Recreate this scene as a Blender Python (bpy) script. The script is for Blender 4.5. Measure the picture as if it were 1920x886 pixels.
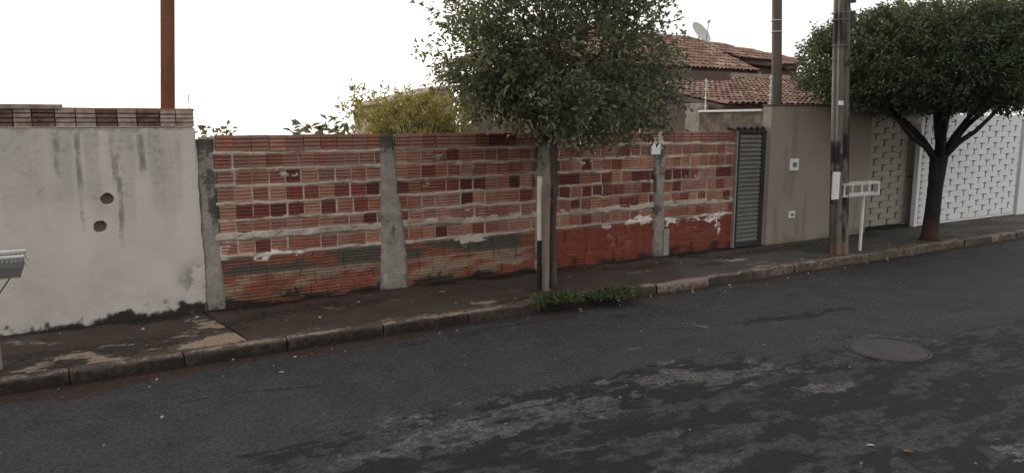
import bpy, bmesh, math, random
import numpy as np
from mathutils import Vector

# ------------------------------------------------------------------ camera, sky, sun, exposure
sc = bpy.context.scene
for o in list(bpy.data.objects): bpy.data.objects.remove(o)
COL = sc.collection
H, YAW, FPX = 2.23, math.radians(31), 1400.0
PITCH = math.atan((443 - 229) / FPX)
cd = bpy.data.cameras.new('camera'); cam = bpy.data.objects.new('camera', cd); COL.objects.link(cam)
cd.sensor_width = 36; cd.lens = FPX / 1920 * 36; cd.clip_end = 3000
cam.location = (0, 0, H); cam.rotation_euler = (math.pi/2 - PITCH, 0, -YAW)
sc.camera = cam

SUN_EL, SUN_AZ = math.radians(13), math.radians(-6)      # azimuth from +Y towards +X
w = bpy.data.worlds.new('World'); sc.world = w; w.use_nodes = True
nt = w.node_tree; nt.nodes.clear()
sky = nt.nodes.new('ShaderNodeTexSky'); sky.sky_type = 'NISHITA'; sky.sun_disc = False
sky.sun_elevation = SUN_EL; sky.sun_rotation = SUN_AZ
sky.air_density = 1.0; sky.dust_density = 4.0; sky.ozone_density = 1.0
hs = nt.nodes.new('ShaderNodeHueSaturation'); hs.inputs['Saturation'].default_value = 0.30
bg = nt.nodes.new('ShaderNodeBackground'); bg.inputs['Strength'].default_value = 0.105
wo = nt.nodes.new('ShaderNodeOutputWorld')
tcw = nt.nodes.new('ShaderNodeTexCoord'); sx = nt.nodes.new('ShaderNodeSeparateXYZ'); mx = nt.nodes.new('ShaderNodeMath'); mx.operation = 'MAXIMUM'; mx.inputs[1].default_value = .04
cx = nt.nodes.new('ShaderNodeCombineXYZ'); veil = nt.nodes.new('ShaderNodeMix'); veil.data_type = 'RGBA'; veil.inputs[0].default_value = .62; veil.inputs[7].default_value = (13.3, 13.05, 12.75, 1)   # thin even cloud over the clear sky
nt.links.new(tcw.outputs['Generated'], sx.inputs[0]); nt.links.new(sx.outputs[0], cx.inputs[0]); nt.links.new(sx.outputs[1], cx.inputs[1]); nt.links.new(sx.outputs[2], mx.inputs[0]); nt.links.new(mx.outputs[0], cx.inputs[2]); nt.links.new(cx.outputs[0], sky.inputs['Vector'])
nt.links.new(sky.outputs[0], hs.inputs['Color']); nt.links.new(hs.outputs[0], veil.inputs[6]); nt.links.new(veil.outputs[2], bg.inputs['Color']); nt.links.new(bg.outputs[0], wo.inputs['Surface'])
sl = bpy.data.lights.new('sun', 'SUN'); sl.energy = 2.0; sl.angle = math.radians(10); sl.color = (1, .86, .66)
so = bpy.data.objects.new('sun', sl); COL.objects.link(so)
sd = Vector((math.sin(SUN_AZ)*math.cos(SUN_EL), math.cos(SUN_AZ)*math.cos(SUN_EL), math.sin(SUN_EL)))
so.rotation_euler = sd.to_track_quat('Z', 'Y').to_euler(); so.location = (0, 30, 20)
sc.view_settings.view_transform = 'Standard'; sc.view_settings.look = 'None'
sc.view_settings.gamma = 1; sc.view_settings.exposure = 0.14

# ------------------------------------------------------------------ helpers
random.seed(7); RNG = np.random.default_rng(11)
CT, ST, CY, SY = math.cos(PITCH), math.sin(PITCH), math.cos(YAW), math.sin(YAW)
def ray(x, y):
    R, U = x - 960, 443 - y
    F = FPX*CT + U*ST; Z = -FPX*ST + U*CT
    return R*CY + F*SY, F*CY - R*SY, Z
def atY(x, y, Y):
    a, b, c = ray(x, y); t = Y/b
    return Vector((a*t, Y, H + c*t))
def atZ(x, y, z=0.0):
    a, b, c = ray(x, y); t = (z - H)/c
    return Vector((a*t, b*t, z))
def atX(x, y, X):
    a, b, c = ray(x, y); t = X/a
    return Vector((X, b*t, H + c*t))

def vnoise(x, y, seed=0):
    xi, yi = np.floor(x).astype(np.int64), np.floor(y).astype(np.int64)
    fx, fy = x - xi, y - yi
    fx = fx*fx*(3-2*fx); fy = fy*fy*(3-2*fy)
    def h(a, b):
        n = (a*374761393 + b*668265263 + seed*974711) & 0xffffffff
        n = ((n ^ (n >> 13))*1274126177) & 0xffffffff
        return ((n ^ (n >> 16)) & 0xffff)/65535.0
    return (h(xi, yi)*(1-fx) + h(xi+1, yi)*fx)*(1-fy) + (h(xi, yi+1)*(1-fx) + h(xi+1, yi+1)*fx)*fy
def fbm(x, y, seed=0, oct=4):
    s, a, t = 0, .5, 0
    for k in range(oct):
        s = s + a*vnoise(x*2**k, y*2**k, seed+k*17); t += a; a *= .55
    return np.clip(.5+(s/t-.5)*1.7, 0, 1)
def sstep(a, b, x):
    t = np.clip((x-a)/(b-a), 0, 1); return t*t*(3-2*t)

def tag(o, label=None, cat=None, group=None, kind=None):
    if label: o['label'] = label
    if cat: o['category'] = cat
    if group: o['group'] = group
    if kind: o['kind'] = kind
    return o
def empty(name, loc=(0, 0, 0)):
    o = bpy.data.objects.new(name, None); COL.objects.link(o); o.location = loc
    o.empty_display_size = .1
    return o
def link(name, me, mat=None, parent=None, smooth=False):
    o = bpy.data.objects.new(name, me); COL.objects.link(o)
    if mat is not None and not me.materials:
        for m in (mat if isinstance(mat, (list, tuple)) else [mat]): me.materials.append(m)
    if parent is not None:
        o.parent = parent
        o.matrix_parent_inverse.identity()
        q = parent; wl = Vector((0, 0, 0))
        while q is not None: wl += Vector(q.location); q = q.parent
        o.location = -wl
    if smooth:
        me.polygons.foreach_set('use_smooth', [True]*len(me.polygons))
    return o
def npmesh(name, V, F, attr=None, mi=None):
    """V (n,3), F (m,k) with k 3 or 4; attr (n,3) point colours called stain"""
    V = np.asarray(V, dtype=np.float32); F = np.asarray(F, dtype=np.int32)
    me = bpy.data.meshes.new(name)
    me.vertices.add(len(V)); me.vertices.foreach_set('co', V.ravel())
    k = F.shape[1]
    me.loops.add(F.size); me.loops.foreach_set('vertex_index', F.ravel())
    me.polygons.add(len(F)); me.polygons.foreach_set('loop_start', np.arange(0, F.size, k, dtype=np.int32))
    me.polygons.foreach_set('loop_total', np.full(len(F), k, dtype=np.int32))
    if mi is not None: me.polygons.foreach_set('material_index', np.asarray(mi, dtype=np.int32))
    if attr is not None:
        a = me.attributes.new('stain', 'FLOAT_COLOR', 'POINT')
        c = np.ones((len(V), 4), dtype=np.float32); c[:, :3] = attr
        a.data.foreach_set('color', c.ravel())
    me.update(calc_edges=True); me.validate()
    return me
def gridfaces(nu, nv):
    i = np.arange(nu*nv).reshape(nv, nu)
    return np.stack([i[:-1, :-1].ravel(), i[:-1, 1:].ravel(), i[1:, 1:].ravel(), i[1:, :-1].ravel()], 1)
class MB:
    def __init__(s): s.v = []; s.f = []; s.m = []; s.mi = 0
    def face(s, pts):
        n = len(s.v); s.v += [tuple(p) for p in pts]; s.f.append(tuple(range(n, n+len(pts)))); s.m.append(s.mi)
    def box(s, a, b, j=0):
        x0, y0, z0 = a; x1, y1, z1 = b; n = len(s.v)
        P = [(x0,y0,z0),(x1,y0,z0),(x1,y1,z0),(x0,y1,z0),(x0,y0,z1),(x1,y0,z1),(x1,y1,z1),(x0,y1,z1)]
        if j: P = [tuple(c + random.uniform(-j, j) for c in p) for p in P]
        s.v += P
        for q in ((0,3,2,1),(4,5,6,7),(0,1,5,4),(1,2,6,5),(2,3,7,6),(3,0,4,7)): s.f.append(tuple(n+k for k in q)); s.m.append(s.mi)
        return s
    def tube(s, pts, rad, n=8, caps=True):
        pts = [Vector(p) for p in pts]
        if not isinstance(rad, (list, tuple)): rad = [rad]*len(pts)
        base = len(s.v); ref = Vector((.31, .17, .93))
        for i, p in enumerate(pts):
            d = (pts[min(i+1, len(pts)-1)] - pts[max(i-1, 0)]).normalized()
            r_ = Vector((1, 0, 0)) if abs(d.z) > .8 else ref
            u = d.cross(r_).normalized(); v = d.cross(u)
            for k in range(n):
                a = 2*math.pi*k/n; s.v.append(tuple(p + (u*math.cos(a) + v*math.sin(a))*rad[i]))
        for i in range(len(pts)-1):
            for k in range(n):
                a, b = base+i*n+k, base+i*n+(k+1) % n
                s.f.append((a, b, b+n, a+n)); s.m.append(s.mi)
        if caps:
            s.f.append(tuple(base+k for k in range(n))); s.m.append(s.mi)
            s.f.append(tuple(base+(len(pts)-1)*n+k for k in reversed(range(n)))); s.m.append(s.mi)
        return s
    def prism(s, poly, d):            # polygon of 3D points pushed along d
        d = Vector(d); n = len(s.v); k = len(poly)
        s.v += [tuple(p) for p in poly] + [tuple(Vector(p)+d) for p in poly]
        s.f.append(tuple(range(n, n+k))); s.f.append(tuple(reversed(range(n+k, n+2*k)))); s.m += [s.mi]*2
        for i in range(k):
            j = (i+1) % k; s.f.append((n+i, n+k+i, n+k+j, n+j)); s.m.append(s.mi)
        return s
    def mesh(s, name, bevel=0):
        me = bpy.data.meshes.new(name); me.from_pydata(s.v, [], s.f)
        me.polygons.foreach_set('material_index', s.m)
        bm = bmesh.new(); bm.from_mesh(me)
        bmesh.ops.recalc_face_normals(bm, faces=bm.faces)
        if bevel: bmesh.ops.bevel(bm, geom=list(bm.edges), offset=bevel, segments=1, affect='EDGES')
        bm.to_mesh(me); bm.free(); me.update()
        return me
    def build(s, name, mat, parent=None, bevel=0, smooth=False):
        return link(name, s.mesh(name, bevel), mat, parent, smooth)

# ------------------------------------------------------------------ materials
def material(name, c1, c2=None, scale=6, rough=.85, bump=.0, bscale=60, fine=0, rnd=0, stains=(), spec=.3, stretch=(1,1,1), trans=0, metal=0, ramp=(.35,.65), transcol=None, brk=0, bk=22, coarse=0):
    m = bpy.data.materials.new(name); m.use_nodes = True; n = m.node_tree; L = n.links.new; N = n.nodes.new
    b = n.nodes['Principled BSDF']; out = n.nodes['Material Output']
    b.inputs['Roughness'].default_value = rough; b.inputs['Specular IOR Level'].default_value = spec; b.inputs['Metallic'].default_value = metal
    geo = N('ShaderNodeNewGeometry'); mp = N('ShaderNodeMapping'); mp.inputs['Scale'].default_value = stretch
    L(geo.outputs['Position'], mp.inputs['Vector'])
    def mix(fac, a, bcol, mode='MIX'):
        x = N('ShaderNodeMix'); x.data_type = 'RGBA'; x.blend_type = mode
        if isinstance(fac, float): x.inputs[0].default_value = fac
        else: L(fac, x.inputs[0])
        for sck, val in ((x.inputs[6], a), (x.inputs[7], bcol)):
            if isinstance(val, tuple): sck.default_value = (*val, 1)
            else: L(val, sck)
        return x.outputs[2]
    def noise(sca, det=4, r0=.35, r1=.65):
        t = N('ShaderNodeTexNoise'); t.inputs['Scale'].default_value = sca; t.inputs['Detail'].default_value = det; t.inputs['Roughness'].default_value = .62
        L(mp.outputs[0], t.inputs['Vector'])
        r = N('ShaderNodeMapRange'); r.inputs[1].default_value = r0; r.inputs[2].default_value = r1; L(t.outputs['Fac'], r.inputs[0])
        return r.outputs[0]
    col = c1
    if c2: col = mix(noise(scale, 5, *ramp), c1, c2)
    if rnd:
        oi = N('ShaderNodeObjectInfo'); r = N('ShaderNodeMapRange'); r.inputs[3].default_value = 1-rnd; r.inputs[4].default_value = 1+rnd
        L(oi.outputs['Random'], r.inputs[0])
        cc = N('ShaderNodeCombineColor')
        for k in range(3): L(r.outputs[0], cc.inputs[k])
        col = mix(1.0, col, cc.outputs[0], 'MULTIPLY')
    if stains:
        at = N('ShaderNodeAttribute'); at.attribute_name = 'stain'; sp = N('ShaderNodeSeparateColor'); L(at.outputs['Color'], sp.inputs[0])
        if brk: nb_ = noise(bk, 5, .3, .7)
        for k, sc_ in stains:
            f = sp.outputs[k]
            if brk:
                a1 = N('ShaderNodeMath'); a1.operation = 'MULTIPLY_ADD'; a1.inputs[1].default_value = -.75; L(nb_, a1.inputs[0]); L(f, a1.inputs[2])
                a2 = N('ShaderNodeMapRange'); a2.inputs[1].default_value = 0; a2.inputs[2].default_value = .25; L(a1.outputs[0], a2.inputs[0])
                a3 = N('ShaderNodeMix'); a3.data_type = 'FLOAT'; a3.inputs[0].default_value = brk; L(f, a3.inputs[2]); L(a2.outputs[0], a3.inputs[3]); f = a3.outputs[0]
            col = mix(f, col, sc_)
    if coarse:
        f = noise(26, 3, .3, .7); r = N('ShaderNodeMapRange'); r.inputs[3].default_value = 1-coarse; r.inputs[4].default_value = 1+coarse; L(f, r.inputs[0])
        cc = N('ShaderNodeCombineColor')
        for k in range(3): L(r.outputs[0], cc.inputs[k])
        col = mix(1.0, col, cc.outputs[0], 'MULTIPLY')
    if fine:
        f = noise(bscale*1.7, 2, .25, .75); r = N('ShaderNodeMapRange'); r.inputs[3].default_value = 1-fine; r.inputs[4].default_value = 1+fine; L(f, r.inputs[0])
        cc = N('ShaderNodeCombineColor')
        for k in range(3): L(r.outputs[0], cc.inputs[k])
        col = mix(1.0, col, cc.outputs[0], 'MULTIPLY')
    if isinstance(col, tuple): b.inputs['Base Color'].default_value = (*col, 1)
    else: L(col, b.inputs['Base Color'])
    if bump:
        bp = N('ShaderNodeBump'); bp.inputs['Strength'].default_value = 1; bp.inputs['Distance'].default_value = bump
        L(noise(bscale, 4, .2, .8), bp.inputs['Height']); L(bp.outputs[0], b.inputs['Normal'])
    if trans:
        t = N('ShaderNodeBsdfTranslucent')
        tc = transcol or tuple(min(1, c*1.6) for c in c1)
        t.inputs['Color'].default_value = (*tc, 1)
        ms = N('ShaderNodeMixShader'); ms.inputs[0].default_value = trans
        L(b.outputs[0], ms.inputs[1]); L(t.outputs[0], ms.inputs[2]); L(ms.outputs[0], out.inputs['Surface'])
    return m
M = {}
M['road'] = material('asphalt', (.030,.032,.0355), (.043,.045,.0495), 2.6, .78, .012, 45, .7, stains=((0,(.105,.102,.096)),(1,(.011,.011,.0125)),(2,(.040,.022,.015))), spec=.3, brk=.7, bk=15, coarse=.5)
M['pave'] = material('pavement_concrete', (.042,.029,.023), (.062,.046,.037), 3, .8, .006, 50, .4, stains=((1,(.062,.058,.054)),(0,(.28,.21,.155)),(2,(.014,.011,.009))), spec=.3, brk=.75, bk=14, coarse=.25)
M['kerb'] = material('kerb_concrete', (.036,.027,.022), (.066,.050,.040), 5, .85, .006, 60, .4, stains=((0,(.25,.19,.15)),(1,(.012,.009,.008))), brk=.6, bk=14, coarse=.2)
M['plaster'] = material('white_plaster', (.60,.555,.505), (.51,.472,.43), 1.3, .9, .002, 40, .05, stains=((0,(.22,.20,.185)),(1,(.030,.026,.022)),(2,(.24,.17,.105))), brk=.25, bk=16, coarse=.03)  # last stain colour: brown hole lining, darkened to stand for recess shade
M['concrete'] = material('grey_concrete', (.235,.212,.185), (.33,.30,.265), 6, .9, .008, 45, .25, stains=((0,(.075,.066,.058)),), brk=.6, coarse=.15)
M['mortar'] = material('mortar', (.38,.325,.268), (.51,.445,.375), 7, .95, .005, 70, .25, stains=((0,(.10,.09,.075)),(1,(.72,.70,.66)),(2,(.05,.038,.03))), coarse=.15)
bc = {'salmon': ((.395,.212,.155),(.315,.158,.114)), 'clay': ((.325,.143,.100),(.255,.105,.075)), 'brown': ((.265,.138,.103),(.33,.182,.137)),
      'red': ((.25,.078,.056),(.19,.058,.044)), 'maroon': ((.165,.054,.043),(.12,.040,.034))}
for k, (a, b_) in bc.items(): M['brick_'+k] = material('brick_'+k, a, b_, 9, .9, .004, 80, .18, rnd=.18)
M['brick_old'] = material('weathered_brick', (.30,.095,.06), (.22,.07,.046), 8, .95, .006, 60, .3, stains=((1,(.32,.24,.17)),(0,(.10,.088,.07)),(2,(.03,.022,.018))), brk=.6, bk=18)
M['brick_low'] = material('low_red_brick', (.26,.070,.045), (.19,.051,.035), 7, .9, .005, 60, .22, stains=((0,(.17,.14,.11)),(1,(.75,.73,.70)),(2,(.05,.03,.025))), brk=.6, bk=18)
M['cap_pale'] = material('cap_brick_pale', (.42,.35,.30), (.25,.18,.14), 9, .95, .005, 60, .25, rnd=.12)
M['cap_dark'] = material('cap_brick_dark', (.10,.060,.043), (.21,.135,.10), 9, .95, .005, 60, .25, rnd=.15)
M['cap_orange'] = material('cap_brick_orange', (.36,.165,.09), (.28,.12,.07), 9, .95, .005, 60, .25, rnd=.15)
M['tile'] = material('roof_tile', (.30,.175,.13), (.21,.115,.088), 2.5, .9, .004, 50, .2, stains=((0,(.10,.068,.058)),(1,(.46,.34,.26))))
M['eave_tile'] = material('old_eave_tile', (.06,.045,.038), (.13,.10,.085), 9, .95, .004, 50, .3)
M['ridge'] = material('ridge_mortar', (.34,.28,.23), (.24,.18,.14), 5, .95, .004, 40, .2)
M['taupe'] = material('taupe_paint', (.325,.28,.225), (.29,.248,.20), 1.6, .85, .001, 60, .03, stains=((0,(.13,.105,.085)),))
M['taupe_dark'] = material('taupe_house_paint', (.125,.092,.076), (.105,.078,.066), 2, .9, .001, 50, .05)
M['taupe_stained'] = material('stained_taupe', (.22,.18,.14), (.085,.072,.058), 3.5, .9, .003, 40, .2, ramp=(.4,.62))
M['ochre'] = material('ochre_render', (.42,.34,.22), (.36,.29,.19), 2, .9, .003, 40, .1)
M['louver'] = material('grey_metal_slat', (.165,.165,.145), (.135,.135,.12), 5, .55, 0, 40, .06, rnd=.06)
M['darkframe'] = material('dark_metal_frame', (.035,.035,.038), (.05,.048,.046), 6, .55, 0, 40, .1)
M['white_gate'] = material('white_metal', (.76,.78,.78), (.70,.72,.72), 2.5, .5, 0, 40, .03, rnd=.03)
M['beige_gate'] = material('beige_metal', (.36,.33,.27), (.33,.30,.25), 2.5, .55, 0, 40, .03, rnd=.05)
M['gate_gap_shade'] = material('gate_shade_backing', (.17,.17,.165), (.22,.22,.21), 3, .7)  # dark tone painted in for the unlit garage behind the gaps
M['beige_gap_light'] = material('beige_backlit_backing', (.27,.245,.20), (.29,.265,.22), 3, .7)  # lightened tone standing in for daylight through the gate gaps
M['white_paint'] = material('white_paint', (.72,.72,.70), (.62,.62,.60), 9, .6, 0, 40, .08)
M['white_plastic'] = material('white_plastic', (.80,.80,.79), (.74,.74,.73), 9, .45, 0, 40, .05)
M['cream_tube'] = material('cream_plastic_tube', (.66,.60,.48), (.56,.50,.40), 6, .5, 0, 40, .06)
M['grey_basket'] = material('galvanised_metal', (.15,.15,.145), (.20,.20,.19), 12, .55, 0, 60, .12, metal=.3)
M['pole'] = material('pole_concrete', (.12,.108,.095), (.20,.178,.155), 4, .92, .005, 40, .25, stretch=(1,1,.35), stains=((0,(.032,.028,.026)),(1,(.22,.14,.08))), brk=.7, bk=14)
M['pole_brown'] = material('brown_pole', (.20,.085,.045), (.15,.06,.033), 5, .85, .003, 40, .15, stretch=(1,1,.25))
M['pole_tan'] = material('tan_pole', (.125,.105,.088), (.09,.076,.064), 5, .85, .003, 40, .15, stretch=(1,1,.25))
M['bark'] = material('bark', (.11,.085,.070), (.062,.047,.040), 14, .95, .012, 35, .3, stretch=(1,1,.4))
M['bark_dark'] = material('dark_bark', (.030,.026,.024), (.018,.016,.015), 14, .95, .012, 35, .3, stretch=(1,1,.4), stains=((0,(.10,.045,.026)),))
M['stake_pale'] = material('weathered_wood', (.24,.19,.17), (.17,.13,.115), 12, .9, .004, 40, .2, stretch=(1,1,.15))
M['stake_dark'] = material('dark_wood', (.025,.020,.018), (.04,.03,.027), 12, .9, .004, 40, .2, stretch=(1,1,.15))
M['leaf'] = material('tree_leaf', (.096,.108,.078), (.146,.156,.116), 2.0, .38, stains=((0,(.24,.25,.18)),(1,(.034,.046,.031))), trans=.3, spec=.5, transcol=(.22,.24,.08))
M['leaf_dark'] = material('ficus_leaf', (.034,.058,.040), (.050,.080,.052), 2.0, .38, stains=((0,(.11,.135,.07)),(1,(.018,.030,.023))), trans=.22, spec=.5, transcol=(.20,.25,.07))
M['leaf_yellow'] = material('shrub_leaf', (.10,.12,.055), (.155,.155,.065), 2.0, .5, stains=((0,(.30,.23,.07)),(1,(.07,.085,.035))), trans=.4, spec=.4, transcol=(.42,.36,.08))
M['weed'] = material('weed_leaf', (.060,.085,.035), (.095,.125,.05), 6, .6, stains=((0,(.22,.24,.11)),(1,(.05,.08,.03))), trans=.2)
M['soil'] = material('soil', (.09,.055,.035), (.13,.08,.05), 3, .95, .01, 20, .3)
M['iron'] = material('cast_iron', (.040,.040,.039), (.060,.058,.055), 6, .75, .003, 60, .2)
M['dish'] = material('dish_paint', (.50,.50,.46), (.42,.42,.39), 6, .6)
M['grit'] = material('grit', (.24,.22,.20), (.12,.115,.105), 30, .9, rnd=.3)
M['dead_leaf'] = material('dead_leaf', (.38,.12,.04), (.26,.09,.035), 30, .8)
M['dry_leaf'] = material('dry_leaf', (.40,.36,.28), (.30,.27,.2), 30, .8)

# ------------------------------------------------------------------ ground and road
ZR = -0.13                                        # road surface at the kerb
def road_z(y): return ZR + 0.035*np.clip((7.5 - y)/4, 0, 1)
KX = 7.66                                         # kerb face
# ground: level round the street, falling away behind the plots
xs = np.concatenate([[-900,-300,-100], np.arange(-40, 61, 10), [100, 300, 900]]); ys = np.concatenate([[-900,-300,-60,-12,-6,6,9.5,12], np.arange(20, 61, 8), [100, 200, 500, 900]])
gx, gy = np.meshgrid(xs, ys); gz = -0.25 - np.clip(gy-12, 0, None)*.045
gz = np.where(gy < -12, -0.25, gz)
gr = link('ground', npmesh('ground', np.stack([gx.ravel(), gy.ravel(), gz.ravel()], 1), gridfaces(len(xs), len(ys))), M['soil']); tag(gr, kind='structure')

xs = np.concatenate([[-300,-120,-50,-20,-8], np.arange(-3, -1.4, .1), np.arange(-1.4, 12.5, .027), np.arange(12.5, 24, .1), [30, 60, 140, 300]])
ys = np.concatenate([[-6,-4,-2,0], np.arange(1.2, KX+.06, .025)])
gx, gy = np.meshgrid(xs, ys)
def seg_mask(gx, gy, pts, wid, seed, edge=.6, zz=ZR+.02, fx=1.6, fy=5.0):
    """capsules along pixel polylines on a level surface, edges broken by noise"""
    P = [atZ(px, py, zz) for px, py in pts]; d = np.full(gx.shape, 9e9)
    for a, b in zip(P[:-1], P[1:]):
        ex, ey = b.x-a.x, b.y-a.y; l2 = ex*ex+ey*ey+1e-9
        t = np.clip(((gx-a.x)*ex+(gy-a.y)*ey)/l2, 0, 1)
        d = np.minimum(d, np.hypot(gx-a.x-t*ex, gy-a.y-t*ey))
    n = fbm(gx*fx, gy*fy, seed, 5)*.55 + fbm(gx*fx*4, gy*fy*3, seed+3, 4)*.45
    return sstep(.0, .35, .62 - d/wid*.8 + (n-.5)*4.2*edge)*(.65+.45*fbm(gx*7, gy*14, seed+9, 3))
n1 = fbm(gx*.8, gy*3.2, 3, 5); n2 = fbm(gx*2.1, gy*6, 9, 5)
light = .10*sstep(.5, .8, n1) + .12*sstep(.6, .85, n2)*sstep(.3, .6, fbm(gx*9, gy*20, 13, 3))
dark = .55*sstep(.55, .72, fbm(gx*.55, gy*2.6, 21, 5))*sstep(5.4, 3.6, gy) + .25*sstep(.55, .75, fbm(gx*.9+4, gy*4, 33, 5))
yb_ = np.interp(gx, [-3, 1, 4.8, 7, 9.2, 14], [4.9, 4.95, 5.05, 4.7, 4.05, 3.2])
old = sstep(.25, -.25, gy - yb_ + (fbm(gx*1.1, gy*2.5, 81, 5)-.5)*.9)
mott = fbm(gx*1.7, gy*5.5, 83, 5)*.6 + fbm(gx*6, gy*13, 84, 4)*.4
dark = np.maximum(dark, old*(.30 + .70*sstep(.42, .62, mott)))
light = np.maximum(light, old*.42*sstep(.46, .30, mott)*(1-.75*sstep(3.5, 5.5, gx)))
for pts, wd, amt in [([(520,868),(700,810),(900,765),(1180,700),(1270,690)], .22, .85), ([(860,830),(1050,770),(1180,745)], .08, .7),
                     ([(1180,780),(1420,760),(1560,740),(1700,700),(1920,628)], .17, .7), ([(1050,850),(1400,830),(1800,780),(1920,720)], .32, .6), ([(1100,800),(1300,785)], .14, .8),
                     ([(1400,605),(1590,577)], .12, .8), ([(1150,592),(1250,585)], .10, .6), ([(560,650),(760,625),(1000,590)], .10, .6), ([(1490,520),(1700,490),(1920,470)], .35, .55), ([(760,640),(930,612),(1190,570)], .12, .5),
                     ([(1340,690),(1440,672)], .07, .6), ([(1545,655),(1600,652)], .05, .9)]:
    dark = np.maximum(dark, amt*seg_mask(gx, gy, pts, wd, len(pts)*7+int(pts[0][0])))
for pts, wd, amt in [([(720,835),(900,790),(1130,735),(1300,700),(1430,693)], .30, .62), ([(900,815),(1150,760)], .14, .5), ([(620,868),(760,835),(960,800)], .11, .6), ([(1530,733),(1600,722)], .12, .7),
                     ([(1110,655),(1150,655)], .045, 1.0), ([(1180,652),(1240,648)], .03, 1.0), ([(1285,604),(1320,610)], .05, 1.0), ([(1370,812),(1410,805)], .07, .6), ([(1900,850),(1930,848)], .12, .8),
                     ([(980,860),(1100,840),(1340,800)], .05, .5), ([(1560,640),(1640,628),(1760,640)], .05, .5), ([(1280,720),(1500,690),(1800,640)], .10, .35), ([(940,652),(1000,645)], .03, .7)]:
    m_ = amt*seg_mask(gx, gy, pts, wd, len(pts)*5+int(pts[0][1]), .8, fx=2.4, fy=6); light = np.maximum(light, m_); dark = dark*(1-np.clip(1.2*m_, 0, 1))
for pts in [[(1545,655),(1590,668),(1640,676)], [(1590,645),(1640,633),(1720,640),(1745,655)], [(1740,650),(1800,625),(1920,600)], [(860,792),(980,765),(1150,735)], [(300,760),(420,735),(600,720)], [(1380,700),(1500,690),(1560,672)]]:
    dark = np.maximum(dark, .95*seg_mask(gx, gy, pts, .022, int(pts[0][0]), .3, fx=6, fy=9))
dirt = sstep(.55, .02, KX-gy + (fbm(gx*1.2, gy*4, 51)-.5)*.5)*np.where(gx < 3.2, 1, .55)
dark = np.maximum(dark, .7*sstep(.30, .05, KX-gy+(fbm(gx*2, gy*3, 61)-.5)*.25))
gz = road_z(gy) + .004*(fbm(gx*3, gy*6, 71)-.5) - .006*dark
att = np.stack([light.ravel(), dark.ravel(), dirt.ravel()], 1)
road = link('road', npmesh('road', np.stack([gx.ravel(), gy.ravel(), gz.ravel()], 1), gridfaces(len(xs), len(ys)), att), M['road'], smooth=True); tag(road, kind='structure')

# ------------------------------------------------------------------ pavement slabs
base = MB().box((-40, KX+.1, -.22), (60, 9.75, -.03)).build('pavement', M['pave']); tag(base, kind='structure')
J0, J1 = atZ(470, 640), atZ(405, 600)
def jx(y, A=J0, B=J1): return A.x + (B.x-A.x)*(y-A.y)/(B.y-A.y)
def slab(x0f, x1f, nx, seed, pats):
    v = np.concatenate([[KX+.135], np.linspace(KX+.16, 9.72, 66)]); u = np.linspace(0, 1, nx)
    U, Vv = np.meshgrid(u, v); X = x0f(Vv)*(1-U) + x1f(Vv)*U; Y = Vv
    tan = .22*sstep(.58, .85, fbm(X*1.4, Y*5, seed))*sstep(.35,.65,fbm(X*8, Y*16, seed+1, 3)); dk = .5*sstep(.5, .7, fbm(X*.8, Y*2.5, seed+5))
    for pts, wd, amt in pats: tan = np.maximum(tan, amt*seg_mask(X, Y, pts, wd*1.35, seed+int(pts[0][0]), .7, 0.0, 1.6, 5))
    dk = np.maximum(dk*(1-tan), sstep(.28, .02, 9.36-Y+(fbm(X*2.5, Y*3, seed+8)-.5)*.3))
    if seed == 320: dk = np.maximum(dk, .95*seg_mask(X, Y, [(845,529),(925,539),(1005,545)], .02, 5, .3, 0.0, 6, 9))
    grey = sstep(7.2, 9.2, X + (fbm(X*1.5, Y*3, seed+3)-.5)*1.5)
    tan = np.maximum(tan, .25*sstep(.5,.7,fbm(X*1.0,Y*4,seed+12))*sstep(12.8, 14.5, X)) + .10*sstep(13.2, 15.5, X)
    tan = np.maximum(tan, .7*sstep(.10, .0, Y-KX-.15+(fbm(X*3, Y*3, seed+9)-.5)*.2)*fbm(X*5, Y*9, seed+19))
    Z = .006*(fbm(X*1.5, Y*2, seed+2)-.5); Z[0] -= .02
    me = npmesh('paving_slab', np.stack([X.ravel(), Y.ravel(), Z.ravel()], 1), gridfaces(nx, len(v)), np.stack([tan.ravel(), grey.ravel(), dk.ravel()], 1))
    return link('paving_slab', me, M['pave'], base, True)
slab(lambda y: -40+0*y, lambda y: -2.0+0*y, 30, 300, [])
slab(lambda y: -1.985+0*y, lambda y: jx(y)-.008, 130, 310, [([(60,690),(120,670)], .10, .7), ([(150,668),(240,676),(330,664)], .10, .85), ([(300,640),(360,625),(400,610)], .18, .75), ([(340,655),(440,632)], .12, .95), ([(190,648),(250,645)], .03, .7), ([(20,640),(100,645)], .05, .5), ([(380,605),(420,625)], .14, .9)])
slab(lambda y: jx(y)+.008, lambda y: 8.9+0*y, 260, 320, [([(745,562),(775,566)], .06, .8), ([(800,547),(830,546)], .03, .7), ([(890,568),(920,566)], .06, .7), ([(600,575),(640,578)], .04, .5), ([(960,545),(1005,548)], .05, .5), ([(1180,512),(1215,508)], .05, .5), ([(430,590),(520,583)], .05, .35)])
slab(lambda y: 8.915+0*y, lambda y: 14.9+0*y, 160, 330, [([(1340,488),(1410,485)], .09, .85), ([(1400,495),(1440,490)], .04, .5), ([(1640,460),(1700,458)], .06, .5)])
slab(lambda y: 14.915+0*y, lambda y: 40+0*y, 120, 340, [])

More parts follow.
